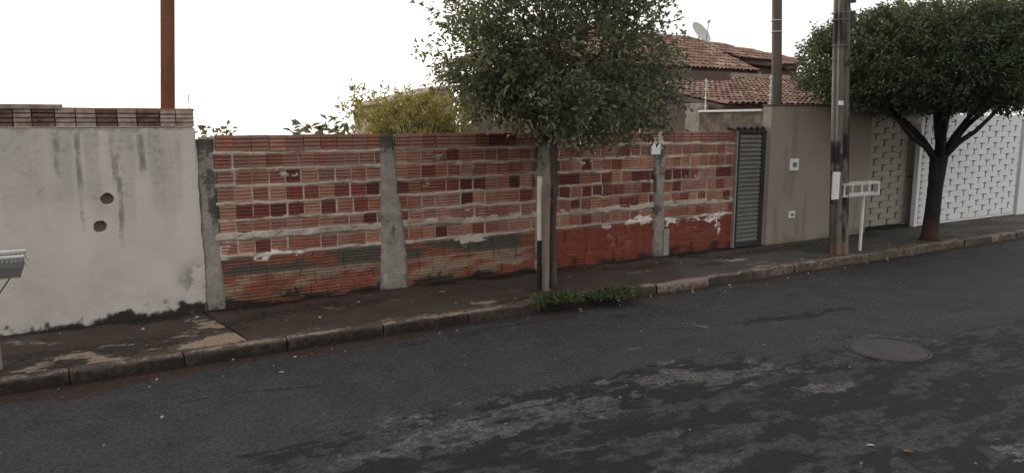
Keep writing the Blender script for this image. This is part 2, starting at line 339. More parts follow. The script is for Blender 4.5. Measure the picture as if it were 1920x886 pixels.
# ------------------------------------------------------------------ kerb stones
kerb = empty('kerb', (0, KX, ZR)); tag(kerb, kind='structure')
x = -5.0; kk = 0
while x < 30:
    Lk = random.uniform(.92, 1.08); n = 13
    prof = [(0.0, ZR-.08), (0.0, -.035), (.006, -.012), (.03, .004), (.125, .006), (.13, -.10)]
    V = []; A = []
    pale = random.random() < .22; soff = random.uniform(-.006, .008); zo = random.uniform(-.005, .004)
    for i in range(n):
        t = i/(n-1); xx = x + .006 + (Lk-.012)*t
        for j, (dy, dz) in enumerate(prof):
            ch = 0
            if 1 <= j <= 3: ch = max(0, vnoise(np.array(xx*7.0), np.array(j*.7), 5) - .62)*.07
            e = .006 if i in (0, n-1) else 0
            V.append((xx, KX + dy + ch + soff + e + random.uniform(-.002, .002), dz - ch*.8 + zo - (e if j > 0 else 0)))
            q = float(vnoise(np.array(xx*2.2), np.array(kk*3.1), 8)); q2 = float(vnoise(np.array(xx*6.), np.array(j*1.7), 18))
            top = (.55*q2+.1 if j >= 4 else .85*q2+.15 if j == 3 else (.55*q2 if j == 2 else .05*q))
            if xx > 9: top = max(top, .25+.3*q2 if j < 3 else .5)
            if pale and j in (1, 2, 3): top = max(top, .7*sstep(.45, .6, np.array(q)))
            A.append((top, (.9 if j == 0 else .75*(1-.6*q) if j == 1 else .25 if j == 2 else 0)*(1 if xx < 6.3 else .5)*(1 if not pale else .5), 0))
    F = [(i*6+j, (i+1)*6+j, (i+1)*6+j+1, i*6+j+1) for i in range(n-1) for j in range(5)]
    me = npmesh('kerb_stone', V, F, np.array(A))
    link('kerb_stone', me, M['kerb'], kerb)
    x += Lk; kk += 1

# ------------------------------------------------------------------ bricks
def brick_mesh(name, wd=.185, ht=.172, dep=.09, ribs=4, gd=.020, jit=.0025):
    """hollow clay block: ribbed front towards -Y, base at z 0, x from 0 to wd"""
    V = []; F = []
    prof = []
    rh = ht/ribs
    for r in range(ribs):
        g = rh*.20
        prof += [(0 if r else .001, r*rh + g + random.uniform(-.001, .001)), (0, (r+1)*rh - g)]
        if r < ribs-1: prof.append((gd, (r+1)*rh))
    prof[0] = (0, 0); prof[-1] = (0, ht)
    for s in (0, wd):
        V += [(s + random.uniform(-jit, jit), y + random.uniform(-jit, jit)*.6, z) for y, z in prof]
    k = len(prof)
    for i in range(k-1): F.append((i, k+i, k+i+1, i+1))
    n = len(V); V += [(0, dep, 0), (wd, dep, 0), (wd, dep, ht), (0, dep, ht)]
    F += [(0, n, n+1, k), (k-1, 2*k-1, n+2, n+3)]
    F += [tuple([*range(0, k)] + [n+3, n]), tuple([*reversed(range(k, 2*k))] + [n+1, n+2])]
    return V, F
def pyme(name, V, F):
    me = bpy.data.meshes.new(name); me.from_pydata(V, [], F); me.update(); return me
YB = 9.36
COLS = [(383,411), (716,743), (1003,1030), (1222,1243), (1374,1384)]
CX = [(atY(a, 400, YB).x, atY(b, 400, YB).x) for a, b in COLS]
wall = empty('brick_wall', ((CX[0][0]+CX[-1][1])/2, YB, 0))
tag(wall, 'long unplastered wall of red ribbed clay blocks with concrete columns behind the thin tree', 'wall')
XL, XR = CX[0][0], CX[-1][1]
courses = [(.645,.155), (.868,.172), (1.078,.170), (1.278,.170), (1.492,.168), (1.690,.168), (1.885,.192)]
bmats = ['salmon', 'clay', 'brown', 'red', 'maroon']
variants = []
for k in range(5):
    V, F = brick_mesh('brick'); me = pyme('brick', V, F); me.materials.append(M['brick_clay']); variants.append(me)
nb = 0; rest = MB()
joints = []
for bay in range(4):
    x0, x1 = CX[bay][1]-.02, CX[bay+1][0]+.02
    for ci, (z, h) in enumerate(courses):
        x = x0 + random.uniform(-.0, .03)
        while x < x1 - .05:
            wd = random.uniform(.176, .196) if ci < 6 else random.uniform(.19, .205)
            wd = min(wd, x1 - x)
            g = random.choice([.004, .005, .012, .015, .018, .022, .028]) if ci < 6 else random.choice([.004, .006, .010, .014])
            wts = [.36, .28, .14, .13, .09] if ci < 5 else [.12, .30, .46, .08, .04]
            if ci in (2, 3): wts = [.26, .20, .08, .22, .24]
            mk = random.choices(bmats, wts)[0]
            if wd > .05 and nb < 300:
                o = bpy.data.objects.new('brick', random.choice(variants)); COL.objects.link(o); o.parent = wall
                o.location = Vector((x, YB + random.uniform(-.009, .006) + (.006 if mk == 'maroon' else 0), z + random.uniform(-.004, .004))) - Vector(wall.location)
                o.scale = (wd/.185, 1, h/.172*random.uniform(.97, 1.01)); o.rotation_euler = (random.uniform(-.01, .01), random.uniform(-.012, .012), random.uniform(-.012, .012))
                o.material_slots[0].link = 'OBJECT'; o.material_slots[0].material = M['brick_'+mk]; nb += 1
            joints.append((x+wd+g/2, z, h, g)); x += wd + g
print('bricks', nb)
# lower three courses, worn together
V = []; F = []; A = []; MI = []
for bay in range(4):
    x0, x1 = CX[bay][1]-.02, CX[bay+1][0]+.02
    for ci, z in enumerate((.0, .205, .41)):
        x = x0 - random.uniform(0, .1)
        while x < x1 - .03:
            wd = min(random.uniform(.18, .20), x1-x); xa = max(x, x0); n = len(V)
            bv, bf = brick_mesh('b', wd=x+wd-xa, ht=.2, ribs=5, gd=.020, jit=.006)
            oy = random.uniform(-.006, .008)
            bb = random.random()
            for p in bv:
                X, Y, Z = xa+p[0], YB+p[1]+oy, z+p[2]-.02
                V.append((X, Y, Z))
                a0, a1 = float(fbm(np.array(X*2.2), np.array(Z*7.), 90)), float(fbm(np.array(X*5.), np.array(Z*9.), 95))
                if bay < 2:
                    g0 = (1.0 if ci == 2 else .45)*min(1, max(0, (a0-(.27 if ci == 2 else .40))*3.5)) ; t0 = .8*min(1, max(0, (a1-.36)*5)) if ci < 2 else .2*a1
                else:
                    g0 = .25*max(0, (a0-.5)*3); t0 = 0
                A.append((g0, t0, min(1, max(0, (.13-Z + (a1-.5)*.25)*7))))
            for f in bf: F.append(tuple(n+i for i in f)); MI.append(0 if bay < 2 else 1)
            x += wd + random.uniform(.002, .008)
me = pyme('lower_bricks', V, F); a = me.attributes.new('stain', 'FLOAT_COLOR', 'POINT')
a.data.foreach_set('color', np.concatenate([np.array(A), np.ones((len(A), 1))], 1).astype(np.float32).ravel())
me.materials.append(M['brick_old']); me.materials.append(M['brick_low']); me.polygons.foreach_set('material_index', MI)
lo = link('lower_bricks', me, None, wall); tag(lo, kind='stuff')
# mortar sheet between the bricks, smeared over some of them
xs = np.arange(XL+.1, XR-.02, .016); zs = np.arange(-.03, 2.07, .0135)
gx, gz = np.meshgrid(xs, zs)
bed = np.zeros_like(gx)
edges = [.625, .845, 1.061, 1.262, 1.468, 1.675, 1.868]
for i, e in enumerate(edges):
    wob = (fbm(gx*3, gz*0+i, 130, 3)-.5)*.03
    hw = np.where(fbm(gx*1.6, gz*0+i*3.3, 140, 3) > .5, .022, .012) if i != 1 else .045
    bed = np.maximum(bed, sstep(hw+.014, hw-.004, np.abs(gz-e+wob-(.02 if i == 1 else 0))))
vert = np.zeros_like(gx)
for jx_, z, h, g in joints:
    if g > .01 and z < 1.8:
        i0 = np.searchsorted(xs, jx_-.05); i1 = np.searchsorted(xs, jx_+.05); k0 = np.searchsorted(zs, z); k1 = np.searchsorted(zs, z+h)
        sub = sstep(g/2+.012, g/2-.004, np.abs(gx[k0:k1, i0:i1]-jx_)); vert[k0:k1, i0:i1] = np.maximum(vert[k0:k1, i0:i1], sub)
nz = fbm(gx*9, gz*14, 150, 4); big = fbm(gx*1.3, gz*3, 160, 4)
prot = bed*(.0185 + .010*(nz-.4)) + vert*(.0172+.004*(nz-.4))*(1-bed)
smear = sstep(.84, .9, big)*sstep(.5, .62, nz)*.020*np.where(gz > .6, 1, .6)
prot = np.maximum(prot, smear)
white = np.zeros_like(gx)
def wpatch(pts, wd, seed):
    P = [atY(px, py, YB) for px, py in pts]; d = np.full(gx.shape, 9.)
    for p, q in zip(P[:-1], P[1:]):
        ex, ez = q.x-p.x, q.z-p.z; l2 = ex*ex+ez*ez+1e-9; t = np.clip(((gx-p.x)*ex+(gz-p.z)*ez)/l2, 0, 1)
        d = np.minimum(d, np.hypot(gx-p.x-t*ex, gz-p.z-t*ez))
    return sstep(0, .3, .75-d/wd*.75+(fbm(gx*6, gz*14, seed, 5)-.5)*2.8)
for pts, wd, am in [([(465,484),(520,477),(560,470)], .045, .8), ([(1255,412),(1300,412),(1355,404)], .06, .9), ([(1345,415),(1348,440)], .035, .9), ([(1180,418),(1215,410)], .05, .7),
                    ([(1140,405),(1142,430)], .06, .3), ([(420,480),(418,460)], .05, .35), ([(870,448),(905,445)], .06, .2), ([(1215,415),(1222,405)], .05, .3), ([(440,335),(438,320)], .03, .2), ([(800,330),(800,345)], .035, .2)]:
    mk = wpatch(pts, wd, int(pts[0][0])); prot = np.maximum(prot, mk*(.0165+.006*(nz-.5))); white = np.maximum(white, mk*am)
moss = sstep(.12, .0, gz+(nz-.5)*.1)
gyy = YB + .034 - prot*2
A = np.stack([.35*sstep(.45, .7, fbm(gx*2, gz*4, 170)).ravel(), white.ravel(), moss.ravel()], 1)
mo = link('mortar', npmesh('mortar', np.stack([gx.ravel(), gyy.ravel(), gz.ravel()], 1), gridfaces(len(xs), len(zs)), A), M['mortar'], wall)
MB().box((XL, YB+.06, -.2), (XR, YB+.14, 2.06)).build('wall_core', M['mortar'], wall)
# columns
def column(i, prof, yfront, topz, seed):
    """prof: list of (z, left pad, right pad)"""
    zs = np.arange(-.03, topz+.001, .035); a, b = CX[i]; V = []; A = []; nx = 9
    for z in zs:
        lp = np.interp(z, [p[0] for p in prof], [p[1] for p in prof]); rp = np.interp(z, [p[0] for p in prof], [p[2] for p in prof])
        jl, jr = (float(fbm(np.array(z*9.), np.array(seed+s), seed, 5))-.5 for s in (0, 7.7))
        xl, xr = a - lp + jl*(.018+.35*max(lp,0)), b + rp + jr*(.018+.35*max(rp,0))
        row = []
        for k in range(nx):
            t = k/(nx-1); X = xl + (xr-xl)*t
            e = abs(2*t-1); bul = -.012*float(fbm(np.array(X*7), np.array(z*5.), seed+2))
            y = yfront + bul + (.0 if e < .7 else .028*((e-.7)/.3)**1.5)
            form = .012 if int((z+.05)/.52) % 2 else 0
            row.append((X, y + form*.5, z)); s = max(0., (float(fbm(np.array(X*6), np.array(z*2.5), seed+4))-.5)*2.2)
            A.append((min(1, s + (.8*max(0, z-1.75)/.2 if seed != 3 else .2) + max(0, .12-z)*4), 0, 0))
        V += row
    F = gridfaces(nx, len(zs)); n = len(V)
    V = np.array(V); back = V.copy(); back[:, 1] = YB+.13
    idx = np.arange(n).reshape(-1, nx)
    S = []
    for c0 in (0, nx-1):
        for r in range(len(zs)-1):
            q = (idx[r, c0], idx[r+1, c0], idx[r+1, c0]+n, idx[r, c0]+n); S.append(q if c0 == 0 else q[::-1])
    for k in range(nx-1): S.append((idx[-1, k], idx[-1, k+1], idx[-1, k+1]+n, idx[-1, k]+n))
    me = npmesh('column', np.concatenate([V, back]), np.concatenate([F, np.array(S)]), np.array(A+A))
    return link('column', me, M['concrete'], wall, False)
column(0, [(0,.06,.02),(2,.06,-.02)], YB-.008, 2.06, 31)
column(1, [(0,.05,.16),(.5,.03,.12),(.9,.02,.08),(1.3,.0,.03),(2,.0,-.02)], YB-.035, 2.085, 47)
column(2, [(0,.0,.0),(2,.02,.02)], YB-.02, 2.05, 59)
col3 = column(3, [(0,-.03,.02),(1,-.02,.02),(2,-.01,-.01)], YB-.03, 1.80, 3)
column(4, [(0,.0,.0),(2,.0,.0)], YB-.01, 2.06, 83)
p = atY(1222, 290, YB-.06); q = atY(1240, 270, YB-.06)
MB().box((p.x, YB-.05, p.z), (q.x, YB-.032, q.z)).build('white_board', M['white_plastic'], col3, .004)
p = atY(1243, 484, YB-.05); MB().box((p.x-.0, YB-.06, 0), (p.x+.13, YB-.004, .45), .008).build('column_stub', M['concrete'], wall, .008)

# ------------------------------------------------------------------ white plastered wall
YW = 9.325
xe = atY(376, 400, YW).x
pw = empty('plastered_wall', (xe-3, YW, 0))
tag(pw, 'white plastered wall with dark rain streaks and two round holes at the left', 'wall')
holes = [(atY(201, 373, YW), .062), (atY(188, 425, YW), .062)]
xs = np.unique(np.round(np.concatenate([[-12,-8,-4,-2.4,-1.6], np.arange(-1.2, xe-.02, .02), np.arange(holes[1][0].x-.12, holes[0][0].x+.12, .0045), [xe-.02, xe-.008, xe]]), 4))
zs = np.unique(np.round(np.concatenate([np.arange(-.05, 2.15, .02), np.arange(holes[1][0].z-.1, holes[0][0].z+.1, .0055), [2.155, 2.165]]), 4))
gx, gz = np.meshgrid(xs, zs); gyy = YW + .006*(fbm(gx*1.4, gz*1.4, 200, 3)-.5)
inside = np.zeros_like(gx)
for c, r in holes:
    d = np.hypot(gx-c.x, (gz-c.z)) + (fbm(gx*30, gz*30, 205, 2)-.5)*.012
    inside = np.maximum(inside, sstep(r+.004, r-.004, d))
gyy += inside*.11
gyy += sstep(.03, 0, xe-gx)*.006 - .012*sstep(.18, .05, gz + (fbm(gx*3, gz*3, 207)-.5)*.2)*0
# edge of plaster wavers
gx2 = gx + np.where(gx > xe-.001, (fbm(gz*5, gz*0, 209)-.5)*.02, 0)
grey = .34*sstep(.42, .8, fbm(gx*6.5, gz*.55, 211, 5))*sstep(.5, 2.1, gz) + .14*sstep(.5, .8, fbm(gx*2, gz*2, 213, 5))
for px0, y0, y1, wd, am in [(101,245,350,.045,.75), (143,245,370,.045,.85), (149,340,440,.032,.6), (207,248,310,.060,.85), (214,285,350,.062,1.0), (221,330,460,.036,.85), (263,248,340,.050,.85), (60,240,380,.05,.2), (290,240,300,.05,.25), (180,240,300,.04,.25), (66,250,300,.02,.35), (12,300,350,.02,.35), (325,245,290,.02,.35), (238,262,300,.06,.35), (160,280,330,.05,.18), (310,350,385,.07,.16)]:
    a, b = atY(px0, y0, YW), atY(px0, y1, YW); wob = (fbm(gz*3, gz*0+px0, 215, 3)-.5)*.022
    m_ = sstep(1.0, .35, np.abs(gx-a.x+wob)/wd/(.7+.6*fbm(gz*6, gz*0+px0, 217)))*sstep(b.z-.1, b.z+.25, gz)*sstep(a.z+.03, a.z-.03, gz)
    grey = np.maximum(grey, am*m_*(.35+.85*fbm(gx*14, gz*5, 219)))
a = atY(372, 500, YW); grey = np.maximum(grey, .75*sstep(.5, .62, fbm(gx*7, gz*5, 221))*sstep(.28, .05, np.abs(gx-a.x+.05))*sstep(.75, .4, gz)*sstep(.0, .2, gz))
grey = np.maximum(grey, .35*sstep(.5, .25, gz+(fbm(gx*2, gz*2, 229)-.5)*.5)*fbm(gx*6, gz*6, 231, 5)); grey = np.maximum(grey, .6*sstep(.06, .0, 2.165-gz+(fbm(gx*6, gz*6, 223)-.5)*.1))
hb = .01 + .15*sstep(-.6, 1.2, gx)*fbm(gx*2.2, gz*0, 225, 4) + (fbm(gx*11, gz*11, 227, 5)-.5)*.16
mossw = sstep(.04, -.03, gz - hb - .01)
A = np.stack([np.clip(grey, 0, 1).ravel(), mossw.ravel(), (inside*.9).ravel()], 1)
pf = link('plaster_face', npmesh('plaster_face', np.stack([gx2.ravel(), gyy.ravel(), gz.ravel()], 1), gridfaces(len(xs), len(zs)), A), M['plaster'], pw, True)
MB().box((-12, YW+.125, -.1), (xe-.004, YW+.15, 2.16)).box((xe-.012, YW+.006, -.1), (xe-.003, YW+.124, 2.16)).box((-12, YW+.006, 2.150), (xe-.013, YW+.124, 2.158)).build('wall_core', M['concrete'], pw)
# cap course of blocks
tints = ['dark','pale','dark','pale','pale','dark','pale','dark','pale','pale']
edgesx = [-18, 24, 60, 103, 142, 181, 220, 257, 300, 330, 365]
x = xe
for i in range(len(edgesx)-1):
    a, b = atY(edgesx[i], 222, YW+.01), atY(edgesx[i+1], 222, YW+.01)
    me = variants[i % 5]; o = bpy.data.objects.new('brick', me); COL.objects.link(o); o.parent = pw
    o.location = Vector((a.x+.004, YW+.012+random.uniform(0, .012), 2.178)) - Vector(pw.location); o.scale = ((b.x-a.x-.012)/.185, 1.3, random.uniform(1.06, 1.14))
    o.material_slots[0].link = 'OBJECT'; o.material_slots[0].material = M['cap_'+tints[i]]
a0 = atY(-18, 222, YW).x
for k in range(8):
    o = bpy.data.objects.new('brick', variants[k % 5]); COL.objects.link(o); o.parent = pw
    o.location = Vector((a0-.2*(k+1), YW+.015, 2.178)) - Vector(pw.location); o.scale = (1.0, 1.3, 1.1)
    o.material_slots[0].link = 'OBJECT'; o.material_slots[0].material = M['cap_pale' if k % 2 else 'cap_dark']
MB().box((-12, YW+.05, 2.178), (xe-.03, YW+.115, 2.37)).build('cap_core', M['cap_dark'], pw)
m_ = MB(); m_.box((-12, YW+.014, 2.158), (xe-.02, YW+.12, 2.177)).build('bed_mortar', M['cap_dark'], pw)
p = atY(117, 200, YW); MB().box((-3.0, YW-.01, 2.362), (p.x, YW+.14, 2.42), .006).build('cap_slab', M['cap_pale'], pw, .006)
p = atY(117, 207, YW); q = atY(368, 207, YW)
MB().box((p.x+.005, YW+.03, 2.358), (q.x-.02, YW+.13, 2.386), .003).build('cap_mortar', M['cap_orange'], pw)
p = atY(355, 205, YW+.08); MB().tube([(p.x, YW+.08, 2.35), (p.x-.002, YW+.08, atY(355, 176, YW+.08).z)], .006, 6).build('rebar', M['pole_brown'], pw)

# ------------------------------------------------------------------ leaves
def leaf_mesh(name, P, D, L, W, shade, fold=.25, curl=.15):
    n = len(P); D = D/np.linalg.norm(D, axis=1, keepdims=True)
    r = RNG.normal(size=(n, 3)); r[:, 2] += 1.2
    S = np.cross(D, r); S /= np.linalg.norm(S, axis=1, keepdims=True)+1e-9; Nn = np.cross(S, D)
    L = np.asarray(L).reshape(-1, 1); W = np.asarray(W).reshape(-1, 1)
    v0 = P; v1 = P + D*L*.5 + S*W*.5 + Nn*W*fold; v3 = P + D*L*.5 - S*W*.5 + Nn*W*fold; v2 = P + D*L - Nn*L*curl
    V = np.stack([v0, v1, v2, v3], 1).reshape(-1, 3); i = np.arange(n)*4
    F = np.concatenate([np.stack([i, i+1, i+2], 1), np.stack([i, i+2, i+3], 1)])
    A = np.repeat(shade, 4, axis=0)
    return npmesh(name, V, F, A)
def clumps(C, OUT, per, tw, L, W, spread=.6, light=.2):
    """C centres, OUT outward directions: a leafy twig at each"""
    n = len(C); OUT = OUT/np.linalg.norm(OUT, axis=1, keepdims=True)
    tdir = OUT + RNG.normal(size=(n, 3))*spread; tdir[:, 2] += .25; tdir /= np.linalg.norm(tdir, axis=1, keepdims=True)
    t = RNG.random((n, per)); P = C[:, None, :] + tdir[:, None, :]*(t[..., None]*tw) + RNG.normal(size=(n, per, 3))*tw*.14
    D = tdir[:, None, :]*.7 + RNG.normal(size=(n, per, 3))*.75
    sh = np.zeros((n, per, 3)); cl = RNG.random((n, 1))
    sh[..., 0] = np.clip((RNG.random((n, per)) < light)*RNG.random((n, per)) + (cl > .85)*.4, 0, 1); sh[..., 1] = np.clip(.8*(cl < .35) + .3*RNG.random((n, per)), 0, 1)
    P = P.reshape(-1, 3); D = D.reshape(-1, 3); m = len(P)
    return P, D, L*(.65+.7*RNG.random(m)), W*(.7+.6*RNG.random(m)), sh.reshape(-1, 3)
def sph(n):
    d = RNG.normal(size=(n, 3)); return d/np.linalg.norm(d, axis=1, keepdims=True)
def lump(d, seed, k=7, amp=.25):
    r = np.random.default_rng(seed); c = r.normal(size=(k, 3)); c /= np.linalg.norm(c, axis=1, keepdims=True); a = r.uniform(-amp, amp, k)
    return 1 + (np.exp(-((d[:, None, :]-c[None])**2).sum(-1)/.35)*a).sum(1)
def limb(a, b, r0, r1, sag=.1, n=6, seed=0):
    a, b = Vector(a), Vector(b); rr = random.Random(seed); pts = []; rad = []
    for i in range(n):
        t = i/(n-1); p = a.lerp(b, t); p += Vector((rr.uniform(-1,1), rr.uniform(-1,1), rr.uniform(-.4,.4)))*sag*math.sin(math.pi*t)
        pts.append(p); rad.append(r0 + (r1-r0)*t)
    return pts, rad

# street tree in front of the brick wall
tb = atZ(1037, 541); T1 = empty('street_tree', (tb.x, tb.y, 0)); tag(T1, 'slim street tree with loose silvery green crown in front of the brick wall', 'tree')
top = Vector((tb.x-.05, tb.y, 2.0)); c1 = Vector((tb.x-.02, tb.y, 3.25))
m_ = MB(); m_.tube([(tb.x+.01, tb.y, -.03), (tb.x, tb.y, .1), (tb.x-.01, tb.y+.01, .8), (tb.x+.01, tb.y, 1.4), (tb.x-.02, tb.y, 1.8), (tb.x-.05, tb.y, 2.12)], [.065,.05,.042,.044,.054,.07], 12)
m_.build('trunk', M['bark'], T1, smooth=True)
for k, e in enumerate([(-1.1,.3,1.3), (-.5,-.7,1.7), (.1,.5,2.3), (.7,-.5,1.6), (1.15,.3,1.2), (-.2,-.2,2.5), (.5,.9,1.2), (-.8,1.,1.2)]):
    s0 = Vector((tb.x-.05, tb.y, 1.95+.03*k)); pts, rad = limb(s0, s0+Vector(e), .035, .008, .13, 7, k)
    MB().tube(pts, rad, 7).build('branch', M['bark'], T1, smooth=True)
n = 1650; d = sph(n); rr = (.35 + .72*RNG.random(n)**.6)*lump(d, 5, 14, .30)
ext = np.stack([np.where(d[:, 0] > 0, 1.20, 1.24), np.full(n, 1.18), np.where(d[:, 2] > 0, 1.75, 1.12)], 1)
d2 = np.where(d[:, 2:3] < 0, np.sign(d)*np.abs(d)**.72, d)
C = np.array([tb.x-.03, tb.y+.0, 3.20]) + d2*ext*rr[:, None]
keep = (C[:, 2] > 1.93 + .25*np.abs(vnoise(C[:, 0]*3, C[:, 1]*3, 4)))
C, d = C[keep], d[keep]
P, D, L_, W_, S_ = clumps(C, d, 20, .36, .082, .037, .6, .3)
link('crown', leaf_mesh('crown', P, D, L_, W_, S_), M['leaf'], T1)
# thin twigs through the crown
m_ = MB()
for k in range(130):
    q = Vector(C[random.randrange(len(C))]); s0 = c1.lerp(q, .25); pts, rad = limb(s0, q, .010, .003, .08, 4, k); m_.tube(pts, rad, 4, False)
m_.build('twigs', M['bark'], T1); T1.children[-1]['kind'] = 'stuff'

# clipped ficus by the white gate
tb2 = atZ(1742, 449); T2 = empty('clipped_tree', (tb2.x, tb2.y, 0)); tag(T2, 'dark green clipped shade tree with flat broad crown near the white gate', 'tree')
fk = 1.52
V0 = [(tb2.x, tb2.y, -.03), (tb2.x+.01, tb2.y, .12), (tb2.x+.03, tb2.y, .5), (tb2.x+.06, tb2.y, 1.0), (tb2.x+.10, tb2.y, fk+.1)]
mt = MB().tube(V0, [.19,.15,.135,.128,.16], 14).mesh('trunk')
a = mt.attributes.new('stain', 'FLOAT_COLOR', 'POINT')
a.data.foreach_set('color', np.array([(max(0, 1-v.co.z/.35)*.9, 0, 0, 1) for v in mt.vertices], dtype=np.float32).ravel())
link('trunk', mt, M['bark_dark'], T2, True)
fx, fy = tb2.x+.10, tb2.y
for k, (ang, l, z1, r0) in enumerate([(178,1.7,2.42,.06), (215,1.0,2.5,.08), (265,.9,2.7,.07), (330,1.0,2.6,.075), (2,2.5,2.62,.07), (40,1.1,2.6,.07), (95,1.2,2.5,.07), (140,1.2,2.6,.07), (200,.45,2.9,.08), (20,.5,2.9,.08)]):
    a = math.radians(ang); s0 = Vector((fx+.05*math.cos(a), fy+.05*math.sin(a), fk-.02+.02*(k % 3))); e = Vector((fx+l*math.cos(a), fy+l*math.sin(a), z1))
    mid = s0.lerp(e, .5)+Vector((0, 0, .16 if l < 1.4 else -.02))
    m_ = MB().tube([s0, s0.lerp(mid, .5)+Vector((0,0,.06)), mid, mid.lerp(e, .5)+Vector((random.uniform(-.05,.05), 0, .05)), e], [r0, r0*.8, r0*.62, r0*.5, r0*.33], 9)
    m_.build('branch', M['bark_dark'], T2, smooth=True)
n = 6200; d = sph(n)
se = np.sign(d)*np.abs(d)**.8                       # squarish clipped form
rr = (.30 + .72*RNG.random(n)**.5)*lump(d, 8, 14, .10)
C = np.array([tb2.x+.10, tb2.y-.05, 3.36]) + se*np.array([2.45, 2.3, .90])*rr[:, None]
C = C[C[:, 2] > 2.44 + .10*vnoise(C[:, 0]*2, C[:, 1]*2, 3) + .16*np.clip(np.hypot(C[:, 0]-tb2.x-.1, C[:, 1]-tb2.y)/2.3, 0, 1.2)**4]; d = C - np.array([tb2.x, tb2.y, 3.2]); d[:, 2] *= 1.5
P, D, L_, W_, S_ = clumps(C, d, 17, .24, .075, .034, .5, .10)
link('crown', leaf_mesh('crown', P, D, L_, W_, S_), M['leaf_dark'], T2)

# stakes by the slim tree
def stake(name, pxc, yb, yt, wpx, mat, label, cat, sq=True, dy=0, lean=0):
    b = atZ(pxc, yb); wd = wpx*.00715; t = atY(pxc, yt, b.y)
    if sq: o = MB().box((b.x-wd/2, b.y-wd/2, -.02), (b.x+wd/2, b.y+wd/2, t.z), .006).build(name, mat, None, .004)
    else: o = MB().tube([(b.x, b.y, -.02), (b.x, b.y, t.z)], wd/2, 10).build(name, mat)
    for v in o.data.vertices: v.co -= Vector((b.x, b.y, 0))
    o.location = (b.x, b.y, 0); tag(o, label, cat); return o
stake('tree_stake', 1023, 545, 346, 11, M['stake_pale'], 'pale weathered square wooden stake beside the slim tree trunk', 'stake')
st = stake('tree_stake', 1011, 543, 335, 7, M['stake_dark'], 'thin blackened stake with cream plastic tube over its top half', 'stake')
b = atZ(1011, 543); z0 = atY(1011, 450, b.y).z; z1 = atY(1011, 331, b.y).z
o = MB().tube([(b.x, b.y, z0), (b.x, b.y, z1)], .036, 14).build('tube_sleeve', M['cream_tube'], st, smooth=False)
b = atZ(1030, 542)
# weeds at the kerb
def weed(px0, px1, py, hgt, label, seed):
    a, b = atZ(px0, py), atZ(px1, py); c = (a+b)/2; wx = (b.x-a.x)/2
    o = empty('weed_clump', (c.x, c.y, 0)); n = 300
    u = np.clip(RNG.normal(size=n)*.55, -1.3, 1.3)*(.7+.6*RNG.random(n)); v = np.clip(RNG.normal(size=n)*.45, -1.2, 1.2)
    C = np.stack([c.x+u*wx, c.y+v*.17, np.maximum(.0, hgt*(1-.6*u*u-.3*v*v)*RNG.random(n))], 1); d = np.stack([u, v*.7-.3, .5+.5*RNG.random(n)], 1)
    P, D, L_, W_, S_ = clumps(C, d, 8, .06, .040, .014, .9, .3)
    P[:, 2] = np.maximum(P[:, 2], .004)
    link('leaves', leaf_mesh('leaves', P, D, L_, W_, S_), M['weed'], o); tag(o.children[-1], kind='stuff')
    m_ = MB()
    for k in range(24):
        q = Vector(C[k]); m_.tube([(c.x+(q.x-c.x)*.5, c.y+(q.y-c.y)*.4, -.01), q], [.005, .002], 4, False)
    m_.build('stems', M['weed'], o); tag(o.children[-1], kind='stuff')
    tag(o, label, 'weed', 'weeds on the kerb by the slim tree')
weed(990, 1095, 562, .055, 'larger green weed clump at the foot of the wooden stakes', 1)
weed(1108, 1196, 551, .035, 'smaller low weed clump on the kerb right of the stakes', 2)
# tree pit of bare soil around the stakes
# ------------------------------------------------------------------ utility pole
ub = atZ(1572, 474); UP = empty('utility_pole', (ub.x, ub.y, 0)); tag(UP, 'thick concrete utility pole with stuck notices beside the taupe wall', 'pole')
zs = np.arange(-.02, 9.2, .10); V = []; A = []
lean = (atY(1579, 0, ub.y).x-ub.x)/(atY(1579, 0, ub.y).z)
for z in zs:
    s = .112 - .005*z; g = s*.34
    pr = [(-s,-s),(-s*.28,-s),(-s*.22,-s+g),(s*.22,-s+g),(s*.28,-s),(s,-s),(s,-s*.3),(s-g*.5,-s*.24),(s-g*.5,s*.24),(s,s*.3),(s,s),(-s,s),(-s,s*.3),(-s+g*.5,s*.24),(-s+g*.5,-s*.24),(-s,-s*.3)]
    ca, sa = math.cos(-.28), math.sin(-.28)
    for (x, y) in pr:
        V.append((ub.x+lean*z + x*ca-y*sa + random.uniform(-.002,.002), ub.y + x*sa+y*ca + random.uniform(-.002,.002), z))
        q = float(fbm(np.array(x*9+z*.3), np.array(z*2.2), 401, 4)); A.append((min(1, max(0, (q-.34)*3.5)*(.95 if z < 2.6 else .4)), max(0, 1-z/.4+(q-.5))*.9 if z < .5 else 0, 0))
k = 16; F = [(i*k+j, i*k+(j+1) % k, (i+1)*k+(j+1) % k, (i+1)*k+j) for i in range(len(zs)-1) for j in range(k)]
link('shaft', npmesh('shaft', V, F, np.clip(np.array(A), 0, 1)), M['pole'], UP)
def on_pole(x0, y0, x1, y1, name, mat, dep=.012, off=.165):
    p, q = atY(x0, y1, ub.y-off), atY(x1, y0, ub.y-off)
    return MB().box((p.x, ub.y-off, p.z), (q.x, ub.y-off+dep, q.z), .002).build(name, mat, UP)
on_pole(1560, 322, 1576, 374, 'notice', M['white_paint'], .02, .15)
on_pole(1575, 189, 1582, 197, 'number_plate', M['white_plastic'], .03, .13)
for yb in (25, 38, 86):
    p = atY(1575, yb, ub.y); s = .116-.005*p.z
    MB().tube([(p.x+s*1.32*math.cos(t), ub.y+s*1.32*math.sin(t), p.z) for t in [2*math.pi*i/16 for i in range(17)]], .008, 5).build('steel_band', M['grey_basket'], UP)
